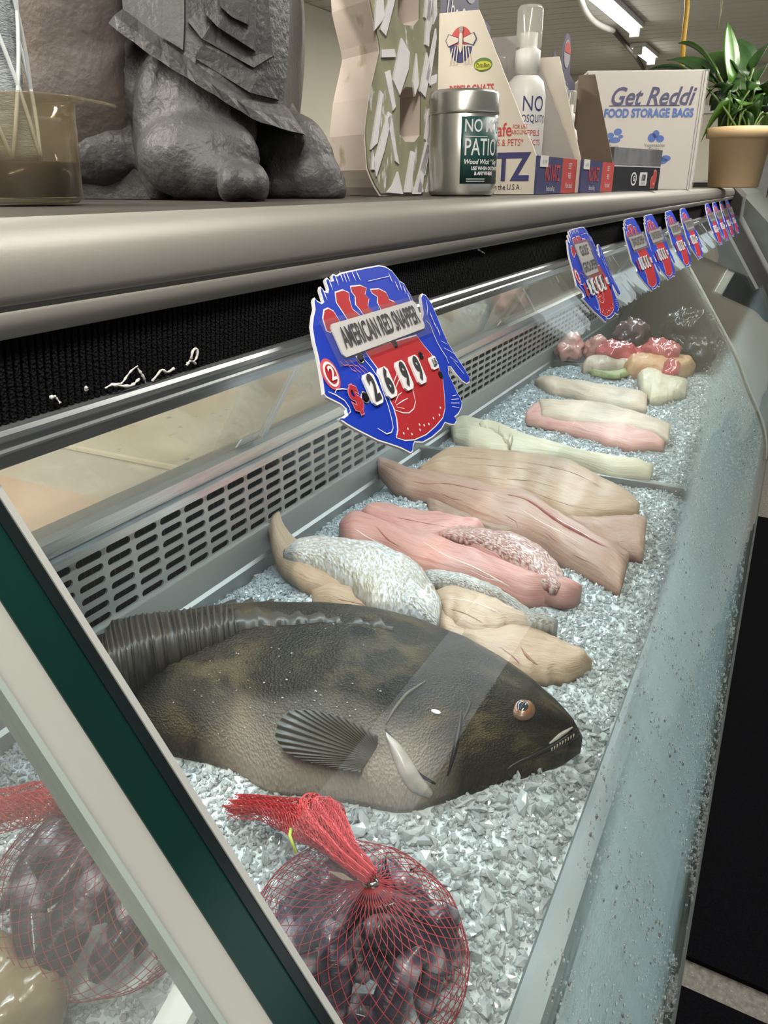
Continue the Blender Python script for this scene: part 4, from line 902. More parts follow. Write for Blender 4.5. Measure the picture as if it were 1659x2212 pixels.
def price_tag(xc, label, lines, digits, full=True):
    """a fish-shaped card with its prints and price wheels as raised parts"""
    base = np.array([xc, TP0[1], TP0[2]])
    r = empty('price_tag', base, label, 'price tag', 'fish-shaped price tags')
    F = lambda lf: (lambda a, b: base + np.array([a, 0, 0]) + TDN * b + TN * lf)
    card = MB().prism(OUT, F(0), -TN * .0022).build('card', inkw, r)
    bl = MB().prism(shrink(OUT, .0013), F(.0004), -TN * .0004).build('blue_print', blue, r)
    for q in REDS:
        MB().prism(shrink(q, -.0011), F(.0007), -TN * .0003).build('white_outline', inkw, bl); MB().prism(q, F(.0010), -TN * .0003).build('red_print', tred, bl)
    if full:
        for q in WLINES:
            R = []; P = np.array(q)
            for i in range(len(P)):
                t = P[min(i + 1, len(P) - 1)] - P[max(i - 1, 0)]; n = np.array([-t[1], t[0]]) / (np.linalg.norm(t) + 1e-9) * (.00045 if 0 < i < len(P) - 1 else .0002); R.append([F(.0014)(*(P[i] + n)), F(.0014)(*(P[i] - n))])
            MB().rings(R, False, False).build('white_line', inkw, bl)
        for k, (x, y) in enumerate(WDASH):
            an = -.15 + .05 * (k % 5); d = np.array([math.sin(an), math.cos(an)]) * .0042; n = np.array([d[1], -d[0]]) * .13
            MB().prism([tuple(np.array((x, y)) - d), tuple(np.array((x, y)) + n), tuple(np.array((x, y)) + d), tuple(np.array((x, y)) - n)], F(.0012), -TN * .0002).build('fin_mark', inkw, bl)
        for x, y in WDOTS: MB().prism([(x + .0009 * math.cos(t), y + .0011 * math.sin(t)) for t in np.linspace(0, 6.283, 9)[:-1]], F(.0014), -TN * .0002).build('dot', inkw, bl)
        for k in range(4):
            P = TL([(360 + 45 * k, 955 - 5 * k), (400 + 45 * k, 990), (430 + 42 * k, 985 + 5 * k), (470 + 40 * k, 1030), (500 + 38 * k, 1040 + 8 * k), (540 + 28 * k, 1110 - 5 * k)])
            MB().rings([[F(.0012)(a, b - .0004), F(.0012)(a, b + .0004)] for a, b in P], False, False).build('wavy_line', mat('wavy_pink', (.6, .18, .25), .5), bl)
        cx, cy = loc2(285, 1065)
        for rr, mt_, lf in ((1., mat('seal_red', (.6, .08, .10), .4), .0010), (.8, inkw, .0013), (.62, tred, .0016)):
            MB().prism([(cx + rr * .0095 * math.cos(t), cy + rr * .0115 * math.sin(t)) for t in np.linspace(0, 6.283, 22)[:-1]], F(lf), -TN * .0003).build('round_seal', mt_, bl)
        put_text('2', F(.0018)(cx, cy), (1, 0, 0), -TDN, .014, inkw, bl, bold=.0004)
    # name strip under tape
    if lines:
        x0, y0 = loc2(335, 745); x1 = loc2(1035, 590)[0]; wd = (x1 - x0) / 2 + .004; cx = (x0 + x1) / 2; cy = (y0 + loc2(1035, 590)[1]) / 2; hh = .0125 if len(lines) == 1 else .024
        w_ = wd if len(lines) == 1 else wd * .55; cxx = cx if len(lines) == 1 else cx - .012
        pp = MB().prism(rrect(cxx - w_, cxx + w_, cy - hh, cy + hh, .003), F(.0022), -TN * .0010).build('name_strip', paper, r)
        sz = {1: .0215, 2: .020}[len(lines)]
        for k, s_ in enumerate(lines):
            sxx = (w_ * 2 * .95) / (len(s_) * sz * .60)
            put_text(s_, F(.0025)(cxx, cy + (k - (len(lines) - 1) / 2) * hh), (1, 0, 0), -TDN, sz, blackp, pp, bold=.00045, sx=min(sxx, 1.0))
        MB().prism([(cxx - w_ - .012, cy - hh - .004), (cxx + w_ + .012, cy - hh - .003), (cxx + w_ + .011, cy + hh + .006), (cxx - w_ - .011, cy + hh + .005)], F(.0034), -TN * .0004).build('clear_tape', tapem, r)
    for (x, y), dg in zip(DIG, digits):
        c = MB().prism(rrect(x - .0078, x + .0078, y - .0120, y + .0120, .003), F(.0030), -TN * .0018).build('price_card', inkw, r)
        put_text(dg, F(.0032)(x, y), (1, 0, 0), -TDN, .0265, blackp, c, bold=.0011, sx=.70)
    x, y = loc2(1155, 970); c = MB().prism(rrect(x - .0065, x + .0065, y - .0055, y + .0055, .0015), F(.0024), -TN * .0012).build('unit_card', inkw, r)
    put_text('LB', F(.0028)(x, y), (1, 0, 0), -TDN, .0085, blackp, c, bold=.0003, sx=.8)
    x, y = loc2(492, 1280); put_text('$', F(.0014)(x, y), (1, 0, 0), -TDN, .025, mat('wavy_pink', (.6, .18, .25)), r, bold=.0016); put_text('$', F(.0017)(x, y), (1, 0, 0), -TDN, .025, tred, r, bold=.0006)
    if full:
        for x, y in GROM:
            g = MB(); n = 18; q = [F(0)(x + .0042 * math.cos(t), y + .0042 * math.sin(t)) for t in np.linspace(0, 6.283, n + 1)]
            g.tube(q, .0011, 6).build('grommet', chrome, r, True)
            MB().prism([(x + .0032 * math.cos(t), y + .0032 * math.sin(t)) for t in np.linspace(0, 6.283, 15)[:-1]], F(.0016), -TN * .0008).build('grommet_hole', dark, r)
    return r
price_tag(.55, 'blue and red fish-shaped price tag lettered AMERICAN RED SNAPPER', ['AMERICAN RED SNAPPER'], '2699')
price_tag(1.222, 'fish-shaped price tag with a tall two-line name strip, next after the snapper tag', ['GULF', 'GROUPER'], '2699')
ptag = price_tag(1.62, 'fish-shaped price tag with a long white strip, third along the black strip', ['SWORDFISH'], '1999', False)
for xx, lb in ((1.83, 'fish-shaped price tag half hidden behind the third tag'), (2.11, 'fish-shaped price tag, first of the pair hanging just past the middle'), (2.36, 'fish-shaped price tag, second of the pair hanging just past the middle'),
               (2.94, 'fish-shaped price tag, first of the far group hanging near the end panel'), (3.17, 'fish-shaped price tag, second of the far group hanging near the end panel'), (3.42, 'fish-shaped price tag, third of the far group near the end panel'), (3.66, 'last fish-shaped price tag, touching the end panel of the case')):
    c = copy_tree(ptag); c.location.x = xx; c['label'] = lb

# ================================================================== SEAFOOD
def flesh(name, c, c2, c3=None, **k):
    return mat(name, c, .5, 0, c2, 4, 6, (2.2, 5, 1), .3, .7, bump=.45, bscale=5, coord='UV', bstretch=(3, 8, 1), col3=c3, n3=2.4, lo3=.54, hi3=.70, Coat_Weight=.12, Coat_Roughness=.25, **k)
creamf = flesh('cream_flesh', (0.398, 0.279, 0.185), (0.452, 0.334, 0.231), (0.346, 0.200, 0.133))
pinkf = flesh('pink_flesh', (0.466, 0.221, 0.188), (0.505, 0.275, 0.237), (0.412, 0.143, 0.130))
beigef = flesh('beige_flesh', (0.329, 0.193, 0.144), (0.380, 0.243, 0.177), (0.266, 0.110, 0.091))
strf = flesh('striped_flesh', (0.339, 0.225, 0.148), (0.389, 0.268, 0.177), (0.279, 0.151, 0.098))
darkf = flesh('dark_flesh', (.30, .20, .15), (.36, .25, .19), (.24, .13, .11))
palef = flesh('pale_flesh', (.52, .465, .33), (.60, .55, .42), (.46, .41, .27))
whitef = flesh('white_pink_flesh', (0.514, 0.414, 0.315), (0.560, 0.464, 0.357), (0.454, 0.257, 0.200))
rosef = flesh('rose_flesh', (.54, .25, .22), (.60, .40, .34), (.42, .14, .15))
silver = mat('silver_scales', (0.386, 0.361, 0.302), .4, .1, (0.554, 0.554, 0.571), 40, 2, (1, .4, 1), .42, .60, bump=.6, bscale=62, bkind='voro', coord='UV', bstretch=(1, .4, 1), col3=(0.252, 0.202, 0.109), n3=2.0, lo3=.52, hi3=.74, Coat_Weight=.15)
redskin = mat('red_speckled_skin', (0.252, 0.101, 0.092), .35, 0, (0.504, 0.386, 0.336), 26, 5, (1.3, 1, 1), .44, .58, bump=.3, bscale=60, bkind='voro', coord='UV', bstretch=(1, .5, 1), Coat_Weight=.15)
zA = zoomer(560, 1080, 2.242); zB = zoomer(780, 880, 2.592); zC = zoomer(1000, 660, 2.9625)
Z0 = ZI + .006
def fillet(lab, up, lo, zu, zl, H, mt_, z, group='fish fillets on the ice', **k):
    return slab('fish_fillet', z(up), z(lo), zu, zl, H, mt_, None, label=lab, cat='fish fillet', group=group, **k)
# near pile: white fillets and silver skin-on fillets
fillet('long cream fillet under the silver-skinned fillets, nearest the whole fish', [(255, 440), (400, 430), (560, 470), (760, 480), (960, 440), (1150, 470), (1240, 560)], [(275, 500), (420, 545), (560, 585), (760, 630), (960, 695), (1100, 685), (1235, 635)], Z0 + .01, Z0 + .004, .022, creamf, zA, zbase=ZI - .004)
fillet('cream fillet with a rounded tip at the front end of the near pile', [(940, 640), (1100, 650), (1240, 615), (1330, 640), (1450, 690), (1560, 750), (1612, 795)], [(1000, 712), (1100, 770), (1200, 830), (1290, 868), (1390, 858), (1500, 862), (1600, 818)], Z0 + .008, Z0 + .003, .020, creamf, zA, zbase=ZI - .004)
fillet('pale fillet with an upturned tail tip against the pan wall', [(95, 105), (140, 185), (230, 235), (380, 320), (520, 420), (640, 500)], [(42, 205), (62, 275), (130, 350), (230, 410), (330, 440), (560, 540)], Z0 + .022, Z0 + .012, .014, creamf, zA, zbase=ZI, lift=lambda s: .030 * max(0, 1 - s / .28) ** 1.6)
sf1 = fillet('silver-scaled skin-on fillet on top of the near pile', [(120, 248), (200, 205), (320, 200), (450, 220), (580, 236), (700, 285), (790, 345), (850, 430), (876, 500), (872, 575)], [(122, 268), (200, 298), (310, 330), (390, 395), (460, 455), (550, 505), (640, 535), (740, 565), (810, 592), (862, 612)], Z0 + .038, Z0 + .030, lambda s: .012 + .016 * math.sin(math.pi * s), silver, zA, zbase=Z0 + .016, N=60, M=18)
fillet('grey-skinned fillet turned on edge behind the silver one', [(800, 345), (900, 358), (1000, 380), (1100, 415), (1190, 465), (1260, 525), (1330, 570), (1445, 585)], [(830, 400), (900, 410), (960, 420), (1060, 445), (1150, 480), (1240, 535), (1300, 590), (1430, 610)], Z0 + .034, Z0 + .030, .012, silver, zA, zbase=Z0 + .01, N=50)
fillet('cream flesh fillet lying across the near pile beside the grey skin', [(850, 440), (960, 425), (1060, 455), (1150, 490), (1230, 550), (1310, 585), (1440, 590)], [(860, 560), (960, 620), (1060, 650), (1150, 640), (1230, 610), (1320, 630), (1430, 628)], Z0 + .026, Z0 + .018, .016, creamf, zA, zbase=Z0)
# pink fillets
fillet('long pink fillet in the middle, in front of the red-skinned one', [(385, 130), (430, 82), (490, 85), (560, 115), (700, 175), (830, 175), (960, 235), (1100, 290), (1250, 365), (1400, 430), (1480, 465)], [(388, 165), (420, 220), (600, 245), (720, 305), (850, 362), (1000, 390), (1120, 430), (1200, 465), (1280, 492), (1400, 486), (1480, 478)], Z0 + .016, Z0 + .005, .026, pinkf, zA, zbase=ZI - .004, N=50)
fillet('pale pink fillet lying at the back of the pink pair', [(478, 78), (540, 36), (620, 40), (760, 68), (900, 92), (1050, 128), (1100, 160)], [(490, 96), (560, 128), (660, 170), (770, 205), (850, 200), (950, 195), (1090, 185)], Z0 + .014, Z0 + .008, .024, pinkf, zA, zbase=ZI - .004)
fillet('pink fillet rim under the speckled red skin', [(870, 160), (960, 150), (1100, 180), (1250, 240), (1380, 330), (1470, 390), (1562, 430)], [(880, 190), (960, 215), (1050, 250), (1150, 300), (1250, 360), (1340, 420), (1420, 460), (1500, 482), (1545, 462)], Z0 + .026, Z0 + .020, .016, pinkf, zA, zbase=Z0)
fillet('speckled red-skinned snapper fillet on top of the pink ones', [(890, 152), (960, 128), (1060, 142), (1180, 162), (1290, 188), (1370, 238), (1430, 290), (1470, 350), (1482, 405)], [(885, 170), (960, 188), (1050, 215), (1150, 260), (1250, 318), (1340, 385), (1400, 425), (1440, 438), (1475, 425)], Z0 + .037, Z0 + .031, lambda s: .005 + .009 * math.sin(math.pi * s), redskin, zA, zbase=Z0 + .022, N=50, M=16)
# beige fillets
fillet('dark edged fillet peeking out beneath the long beige fillet', [(360, 505), (480, 555), (620, 620), (780, 680), (880, 700)], [(390, 575), (450, 606), (600, 646), (720, 695), (860, 720)], Z0 + .006, Z0 + .003, .010, darkf, zB, zbase=ZI - .004)
fillet('long beige pink fillet with an upturned tail at the pan wall', [(85, 335), (130, 330), (220, 372), (330, 380), (480, 395), (640, 425), (800, 470), (950, 490), (1060, 575), (1150, 635), (1300, 725), (1500, 815)], [(100, 405), (150, 455), (260, 485), (380, 515), (500, 575), (620, 635), (780, 695), (900, 728), (1000, 778), (1130, 868), (1280, 940), (1450, 1030)], Z0 + .016, Z0 + .005, .026, beigef, zB, zbase=ZI - .004, N=60, lift=lambda s: .020 * max(0, 1 - s / .15) ** 1.6)
fillet('dusky fillet part showing between the two long beige fillets', [(1130, 620), (1300, 625), (1540, 605), (1600, 620)], [(1180, 690), (1350, 765), (1500, 815), (1580, 830)], Z0 + .02, Z0 + .012, .014, beigef, zB, zbase=ZI)
fillet('striped beige fillet lying over the long beige one', [(320, 345), (400, 305), (470, 245), (560, 230), (700, 245), (860, 255), (1000, 285), (1180, 305), (1330, 395), (1450, 465), (1560, 545)], [(330, 375), (430, 390), (600, 430), (780, 475), (900, 495), (1000, 545), (1090, 605), (1180, 638), (1300, 636), (1400, 625), (1550, 605)], Z0 + .028, Z0 + .020, .022, strf, zB, zbase=ZI + .004, N=56, M=18, ridge=.0006, nr=46)
fillet('translucent pale fillet behind the striped beige one', [(500, 95), (560, 55), (680, 85), (760, 88), (850, 138), (950, 186), (1100, 225), (1300, 285), (1640, 330)], [(520, 175), (640, 230), (700, 250), (800, 258), (950, 266), (1100, 288), (1250, 326), (1400, 385), (1620, 400)], Z0 + .016, Z0 + .010, .022, palef, zB, zbase=ZI - .002, N=50)
fillet('small pale curled strip at the tail of the translucent fillet', [(660, 95), (700, 78), (780, 92), (830, 130), (850, 180)], [(670, 120), (720, 125), (770, 150), (800, 190), (840, 215)], Z0 + .034, Z0 + .030, .010, palef, zB, zbase=Z0 + .015)
# far fillets
fillet('rosy dark-edged fillet in the far pan', [(400, 700), (440, 640), (560, 620), (700, 650), (900, 700), (1100, 770), (1300, 850)], [(410, 735), (520, 765), (640, 785), (760, 828), (900, 870), (1080, 912), (1280, 905)], Z0 + .014, Z0 + .006, .018, rosef, zC, zbase=ZI - .002)
fillet('creamy white fillet flap over the rosy fillet', [(480, 600), (650, 608), (850, 618), (1000, 655), (1200, 715), (1330, 760)], [(500, 700), (700, 735), (900, 765), (1100, 790), (1200, 815), (1310, 860)], Z0 + .030, Z0 + .024, .012, whitef, zC, zbase=Z0 + .01)
fillet('pinkish beige fillet behind the creamy white one', [(460, 475), (560, 452), (700, 495), (900, 515), (1050, 540), (1180, 568)], [(480, 505), (560, 550), (680, 565), (780, 605), (920, 645), (1170, 665)], Z0 + .014, Z0 + .006, .018, whitef, zC, zbase=ZI - .002)
fillet('pale glossy fillet at the front edge of the far pan', [(1120, 440), (1200, 398), (1300, 455), (1440, 480)], [(1135, 545), (1200, 605), (1300, 600), (1420, 565)], Z0 + .02, Z0 + .012, .02, palef, zC, zbase=ZI)
fillet('white fillet strip in front of the red tuna pieces', [(760, 385), (850, 345), (960, 360), (1070, 390)], [(770, 410), (880, 412), (980, 405), (1070, 410)], Z0 + .018, Z0 + .012, .03, whitef, zC, zbase=ZI)
fillet('orange brown fillet below the red tuna pieces', [(1030, 390), (1150, 350), (1270, 325), (1400, 350), (1490, 390)], [(1050, 430), (1150, 435), (1270, 440), (1380, 450), (1470, 420)], Z0 + .022, Z0 + .014, .04, flesh('orange_flesh', (.50, .27, .13), (.56, .36, .2), (.42, .16, .10)), zC, zbase=ZI)
slab('lettuce_leaf', zC([(800, 425), (900, 432), (980, 425), (1060, 405)]), zC([(830, 445), (920, 458), (1000, 462), (1060, 445)]), Z0 + .012, Z0 + .008, .012, mat('lettuce', (.20, .25, .09), .5, col2=(.3, .33, .16), nscale=20), None, label='green garnish leaf between the far white fillets', cat='leaf')
blood = mat('blood_line', (.24, .075, .065), .35, col2=(.34, .14, .12), nscale=60, Coat_Weight=.3); slit = mat('flesh_slit', (.30, .17, .11), .5, col2=(.24, .12, .08), nscale=60); fatl = mat('pale_seam', (.66, .58, .52), .5, col2=(.6, .5, .45), nscale=60)
def crease(o, P, conv, r, mt_, nm='flesh_seam', n=26):
    b0 = np.array(wloc(o)); bv = BVHTree.FromPolygons([tuple(np.array(v.co) + b0) for v in o.data.vertices], [tuple(p.vertices) for p in o.data.polygons])
    pts = [hit(bv, a, b, r * -.45) for a, b in resample(conv(P), n, 2)]; pts = [p for p in pts if p is not None]
    if len(pts) > 4:
        pts = resample(pts, n, 1); MB().tube(pts, [r * (.25 + .75 * math.sin(math.pi * k / (n - 1))) for k in range(n)], 6).build(nm, mt_, o, True)
fl_ = {o['label']: o for o in bpy.data.objects if o.name.startswith('fish_fillet')}
def F_(k): return next(o for l, o in fl_.items() if k in l)
k1 = F_('long beige pink fillet'); k2 = F_('striped beige'); p1 = F_('long pink fillet in the middle'); p2 = F_('pale pink fillet lying'); c_ = F_('rounded tip'); cc = F_('cream flesh fillet'); bb_ = F_('long cream fillet')
crease(k1, [(820, 490), (930, 515), (1010, 570), (1100, 640), (1200, 690), (1320, 760), (1470, 830)], zB, .0050, blood)
crease(k1, [(240, 400), (350, 430), (480, 425), (620, 455), (760, 480)], zB, .0016, blood); crease(k1, [(880, 560), (1000, 640), (1120, 700), (1260, 780)], zB, .0012, fatl); crease(k1, [(1180, 820), (1240, 850), (1290, 870)], zB, .0018, slit)
crease(k1, [(440, 480), (520, 515), (580, 520)], zB, .0014, blood); crease(k1, [(800, 600), (870, 640), (880, 690)], zB, .0014, blood)
for q in ([(560, 320), (720, 325), (860, 340), (1000, 350)], [(600, 380), (760, 400), (950, 410), (1100, 450)], [(880, 300), (1050, 330), (1200, 370), (1350, 450)], [(900, 450), (1050, 510), (1200, 560), (1400, 580)], [(500, 280), (650, 285), (800, 300)]): crease(k2, q, zB, .0011, slit)
crease(p1, [(560, 120), (585, 150), (620, 190), (700, 240)], zA, .0016, blood); crease(p1, [(780, 195), (900, 270), (1050, 330), (1250, 440), (1370, 470)], zA, .0013, fatl); crease(p1, [(1000, 330), (1100, 380), (1200, 400)], zA, .0010, fatl); crease(p1, [(450, 130), (520, 180), (600, 215)], zA, .0012, fatl)
crease(p2, [(600, 70), (760, 105), (900, 130), (1000, 150)], zA, .0012, blood); crease(c_, [(1260, 705), (1290, 750), (1330, 790), (1360, 808)], zA, .0026, slit); crease(c_, [(1150, 700), (1230, 760), (1300, 830)], zA, .0012, blood)
crease(cc, [(900, 520), (1000, 550), (1090, 600), (1110, 640)], zA, .0012, slit); crease(cc, [(880, 470), (1020, 490), (1150, 540), (1240, 590)], zA, .0012, fatl); crease(bb_, [(330, 470), (480, 500), (640, 560)], zA, .0014, slit)
def chunk(name, lab, cat_, u, v, z, r, mt_, n=5, vox=.007, amp=.016, group=None, sink=True):
    c = on_z(u, v, z); mb = MB(); r = np.asarray(r)
    mb.sphere(c, r * .8, 14, 10)
    for _ in range(n): mb.sphere(c + rng.uniform(-.5, .5, 3) * r, r * rng.uniform(.45, .7), 12, 8)
    o = remeshed(name, mb, mt_, vox, None, 3, amp, 25); FOOT.append(np.array([(c[0] + r[0] * math.cos(t), c[1] + r[1] * math.sin(t)) for t in np.linspace(0, 6.28, 12)])); return tag(o, lab, cat_, group)
tuna = mat('wrapped_tuna', (.46, .07, .08), .16, col2=(.58, .18, .17), nscale=16, bump=.3, bscale=40, Coat_Weight=.8); salm = mat('wrapped_salmon', (.62, .30, .26), .16, col2=(.70, .42, .36), nscale=14, bump=.3, bscale=40, Coat_Weight=.8)
zz_ = lambda p: zC([p])[0]
chunk('tuna_piece', 'pinkish wrapped fish piece at the back of the far pan', 'fish piece', *zz_((685, 270)), ZI + .05, (.085, .062, .055), salm, group='wrapped fish pieces')
chunk('tuna_piece', 'pale pink wrapped fish piece, second from the pan wall', 'fish piece', *zz_((850, 280)), ZI + .045, (.07, .05, .05), salm, group='wrapped fish pieces')
chunk('tuna_piece', 'red wrapped tuna piece in the middle of the row', 'fish piece', *zz_((1030, 315)), ZI + .045, (.09, .085, .05), tuna, group='wrapped fish pieces')
chunk('tuna_piece', 'tall red wrapped tuna piece next to the black bundle', 'fish piece', *zz_((1260, 315)), ZI + .055, (.09, .065, .065), tuna, group='wrapped fish pieces')
chunk('tuna_piece', 'dark red tuna piece on the orange fillet', 'fish piece', *zz_((1340, 400)), ZI + .05, (.06, .035, .03), tuna, group='wrapped fish pieces')
chunk('dark_round_parcel', 'dark rounded parcel with a pinkish middle behind the tuna', 'parcel', *zz_((1085, 190)), ZI + .07, (.10, .085, .075), mat('dark_parcel', (.055, .04, .05), .25, col2=(.28, .16, .14), nscale=8, Coat_Weight=.5), 4)
chunk('black_bundle', 'black plastic bundle at the far end beside the fogged glass', 'bundle', *zz_((1420, 190)), ZI + .08, (.13, .12, .11), mat('black_plastic', (.006, .0065, .007), .28, col2=(.03, .032, .033), nscale=12, Coat_Weight=.4), 5)

# ---- whole grouper
zG = zoomer(150, 1260, 1.4426)
gr = empty('whole_fish', on_z(700, 1560, ZI), 'whole dark brown grouper lying on its side on the ice', 'fish')
def fish_mat():
    mt = mat('grouper_skin', (.023, .018, .011), .46, 0, (.095, .072, .036), 8, 9, (1.8, 1, 1), .47, .66, bump=.45, bscale=130, bkind='voro', coord='UV', bstretch=(1.8, 1, 1), col3=(.010, .0085, .0065), n3=4, lo3=.48, hi3=.60, Coat_Weight=.04, Coat_Roughness=.3, Specular_IOR_Level=.22)
    nt = mt.node_tree; N = nt.nodes; L = nt.links; b = N['Principled BSDF']; src = b.inputs['Base Color'].links[0].from_socket
    tc = N.new('ShaderNodeTexCoord'); sp = N.new('ShaderNodeSeparateXYZ'); L.new(tc.outputs['UV'], sp.inputs[0])
    nz = N.new('ShaderNodeTexNoise'); nz.inputs['Scale'].default_value = 6; L.new(tc.outputs['UV'], nz.inputs[0])
    def mth(op, a, c):
        n = N.new('ShaderNodeMath'); n.operation = op
        for k, x in enumerate((a, c)):
            if isinstance(x, (int, float)): n.inputs[k].default_value = x
            else: L.new(x, n.inputs[k])
        return n.outputs[0]
    tt = mth('ADD', sp.outputs[1], mth('MULTIPLY', mth('SUBTRACT', nz.outputs[0], .5), .18))
    rp = N.new('ShaderNodeMapRange'); rp.inputs[1].default_value = .76; rp.inputs[2].default_value = .97; L.new(tt, rp.inputs[0])
    rs_ = N.new('ShaderNodeMapRange'); rs_.inputs[1].default_value = .78; rs_.inputs[2].default_value = .70; L.new(sp.outputs[0], rs_.inputs[0])
    rl = N.new('ShaderNodeMapRange'); rl.inputs[1].default_value = .30; rl.inputs[2].default_value = .42; L.new(sp.outputs[0], rl.inputs[0])
    rs = N.new('ShaderNodeMath'); rs.operation = 'MULTIPLY'; L.new(rs_.outputs[0], rs.inputs[0]); L.new(rl.outputs[0], rs.inputs[1])
    mx = N.new('ShaderNodeMix'); mx.data_type = 'RGBA'; L.new(mth('MULTIPLY', mth('MULTIPLY', rp.outputs[0], rs.outputs[0]), .7), mx.inputs[0]); L.new(src, mx.inputs[6]); mx.inputs[7].default_value = (.42, .36, .30, 1); L.new(mx.outputs[2], b.inputs['Base Color']); return mt
skin = fish_mat()
DO = [(-110, 250), (-40, 225), (60, 190), (200, 150), (330, 125), (450, 108), (600, 95), (800, 100), (950, 116), (1100, 155), (1230, 212), (1350, 275), (1450, 345), (1530, 408), (1578, 458), (1598, 492)]
VE = [(-110, 330), (-40, 365), (60, 410), (180, 470), (290, 515), (400, 537), (500, 572), (620, 644), (760, 656), (900, 676), (1040, 700), (1180, 655), (1330, 614), (1440, 582), (1540, 547), (1594, 514)]
def fh(s): return np.interp(s, [0, .08, .3, .55, .75, .88, 1], [.018, .03, .062, .078, .07, .05, .016])
body = slab('body', zG(DO), zG(VE), ZI + .052, ZI + .010, fh, skin, gr, N=110, M=44, pw=.55, zbase=ZI - .012, amp=.0012, fs=25, endt=.05, und=.12, mirror=.8, wob=.001)
bl_ = np.array(wloc(gr))
fb_ = BVHTree.FromPolygons([tuple(np.array(v.co) + bl_) for v in body.data.vertices], [tuple(p.vertices) for p in body.data.polygons])
def fhit(zx, zy, lift=.0):
    (u, v), = zG([(zx, zy)]); h = hit(fb_, u, v, lift); return h if h is not None else on_z(u, v, ZI + .03)
finm = mat('fin_dark', (.030, .025, .020), .45, 0, (.07, .058, .045), 40, 2, (14, 1, 1), .4, .6, coord='UV', Coat_Weight=.05)
slab('dorsal_fin', zG([(100, 165), (130, 118), (220, 98), (330, 86), (450, 72), (520, 62)]), zG([(105, 235), (160, 215), (240, 185), (330, 165), (450, 140), (520, 120)]), ZI + .075, ZI + .115, .006, finm, gr, N=220, M=8, zbase=ZI + .055, ridge=.0032, nr=24, amp=0, foot=False)
slab('spiny_dorsal_fin', zG([(450, 74), (560, 60), (680, 70), (800, 78), (950, 96), (1010, 115)]), zG([(440, 140), (560, 120), (680, 118), (800, 118), (950, 130), (1010, 140)]), ZI + .075, ZI + .11, .005, finm, gr, N=120, M=6, zbase=ZI + .06, ridge=.0016, nr=9, serr=.35, amp=0, foot=False)
slab('tail_fin', zG([(-330, 190), (-220, 215), (-100, 245)]), zG([(-330, 480), (-220, 400), (-100, 335)]), ZI + .05, ZI + .02, .008, finm, gr, N=20, M=40, zbase=ZI + .01, amp=.001, foot=True)
# pectoral fin: a fan of rays
fan = MB(); R = []; nray = 26
arc = resample([(962, 470), (850, 418), (760, 396), (690, 396), (650, 430), (640, 480), (670, 525), (720, 550), (800, 572), (905, 592)], nray * 4 + 1, 1)
root = np.array([(960, 505), (915, 575)])
for i, q in enumerate(arc):
    k = i / (nray * 4); r0 = root[0] * (1 - k) + root[1] * k; row = []
    for j in range(9):
        t = j / 8; z_ = r0 * (1 - t) + np.array(q) * t; row.append(fhit(z_[0], z_[1], .004 + .012 * math.sin(t * 1.9) + (.0016 if i % 4 < 2 else 0) * min(1, t * 4)))
    R.append(row)
fan.rings(R, False, False).build('pectoral_fin', mat('pectoral', (.040, .034, .024), .45, 0, (.07, .06, .04), 8, Coat_Weight=.05), gr, True)
def line(P, r0, nm, mt_, lift=.0, n=24):
    Q = resample(P, n, 2); MB().tube([fhit(a, b, lift) for a, b in Q], [r0 * (.35 + .65 * math.sin(math.pi * min(1, max(.02, i / (n - 1))))) for i in range(n)], 6).build(nm, mt_, gr, True)
dk = mat('fish_dark', (.010, .009, .008), .4)
line([(1222, 395), (1215, 450), (1200, 520), (1190, 560), (1178, 600)], .0030, 'gill_slit', dk, -.0004)
line([(1110, 305), (1050, 345), (1010, 395), (985, 440)], .0022, 'gill_cover_edge', mat('fish_edge', (.10, .085, .06), .4), .0002)
line([(1235, 345), (1250, 375), (1225, 430)], .002, 'cheek_crease', dk, -.0006)
line([(985, 455), (1030, 520), (1080, 590), (1140, 625)], .0030, 'gill_opening', dk, -.0004)
line([(1580, 455), (1530, 490), (1470, 525), (1400, 555), (1360, 580), (1352, 600), (1375, 608)], .0026, 'mouth_line', dk, .0)
line([(1568, 448), (1530, 472), (1495, 500)], .0028, 'pale_gums', mat('gum_pale', (.52, .47, .41), .4, col2=(.36, .32, .28), nscale=80), .0)
line([(1590, 470), (1550, 500), (1500, 525), (1440, 550)], .0022, 'lower_lip_edge', dk, .0002)
for k in range(9):
    t = k / 8; p = fhit(1572 - 68 * t, 470 + 42 * t, .003); MB().rings([[p + np.array([.001 * math.cos(a), .001 * math.sin(a), 0]) for a in (0, 2.1, 4.2)], [p + np.array([.0002 * math.cos(a), .0002 * math.sin(a), -.005]) for a in (0, 2.1, 4.2)]]).build('tooth', mat('tooth', (.6, .56, .48), .3), gr)
# pelvic fin, whitish, folded against the throat
pu = resample([(985, 462), (1030, 500), (1065, 550), (1095, 600), (1135, 650)], 20, 1); pl_ = resample([(990, 490), (1012, 555), (1035, 610), (1065, 650), (1125, 672)], 20, 1)
def psurf(q, lf):
    (u, v), = zG([tuple(q)]); h = hit(fb_, u, v, lf); g = on_z(u, v, ZI + .012); return g if h is None or h[2] < g[2] else h
MB().rings([[psurf(a * (1 - t) + b * t, .002 + .006 * math.sin(math.pi * t)) for t in np.linspace(0, 1, 7)] + [psurf(a * (1 - t) + b * t, .0005) for t in np.linspace(1, 0, 7)] for a, b in zip(pu, pl_)]).build('pelvic_fin', mat('pelvic_white', (.50, .45, .42), .35, col2=(.36, .32, .28), nscale=60, Coat_Weight=.4), gr, True)
ep = fhit(1411, 394, -.004); d = ray(*zG([(1411, 394)])[0]); d /= np.linalg.norm(d)
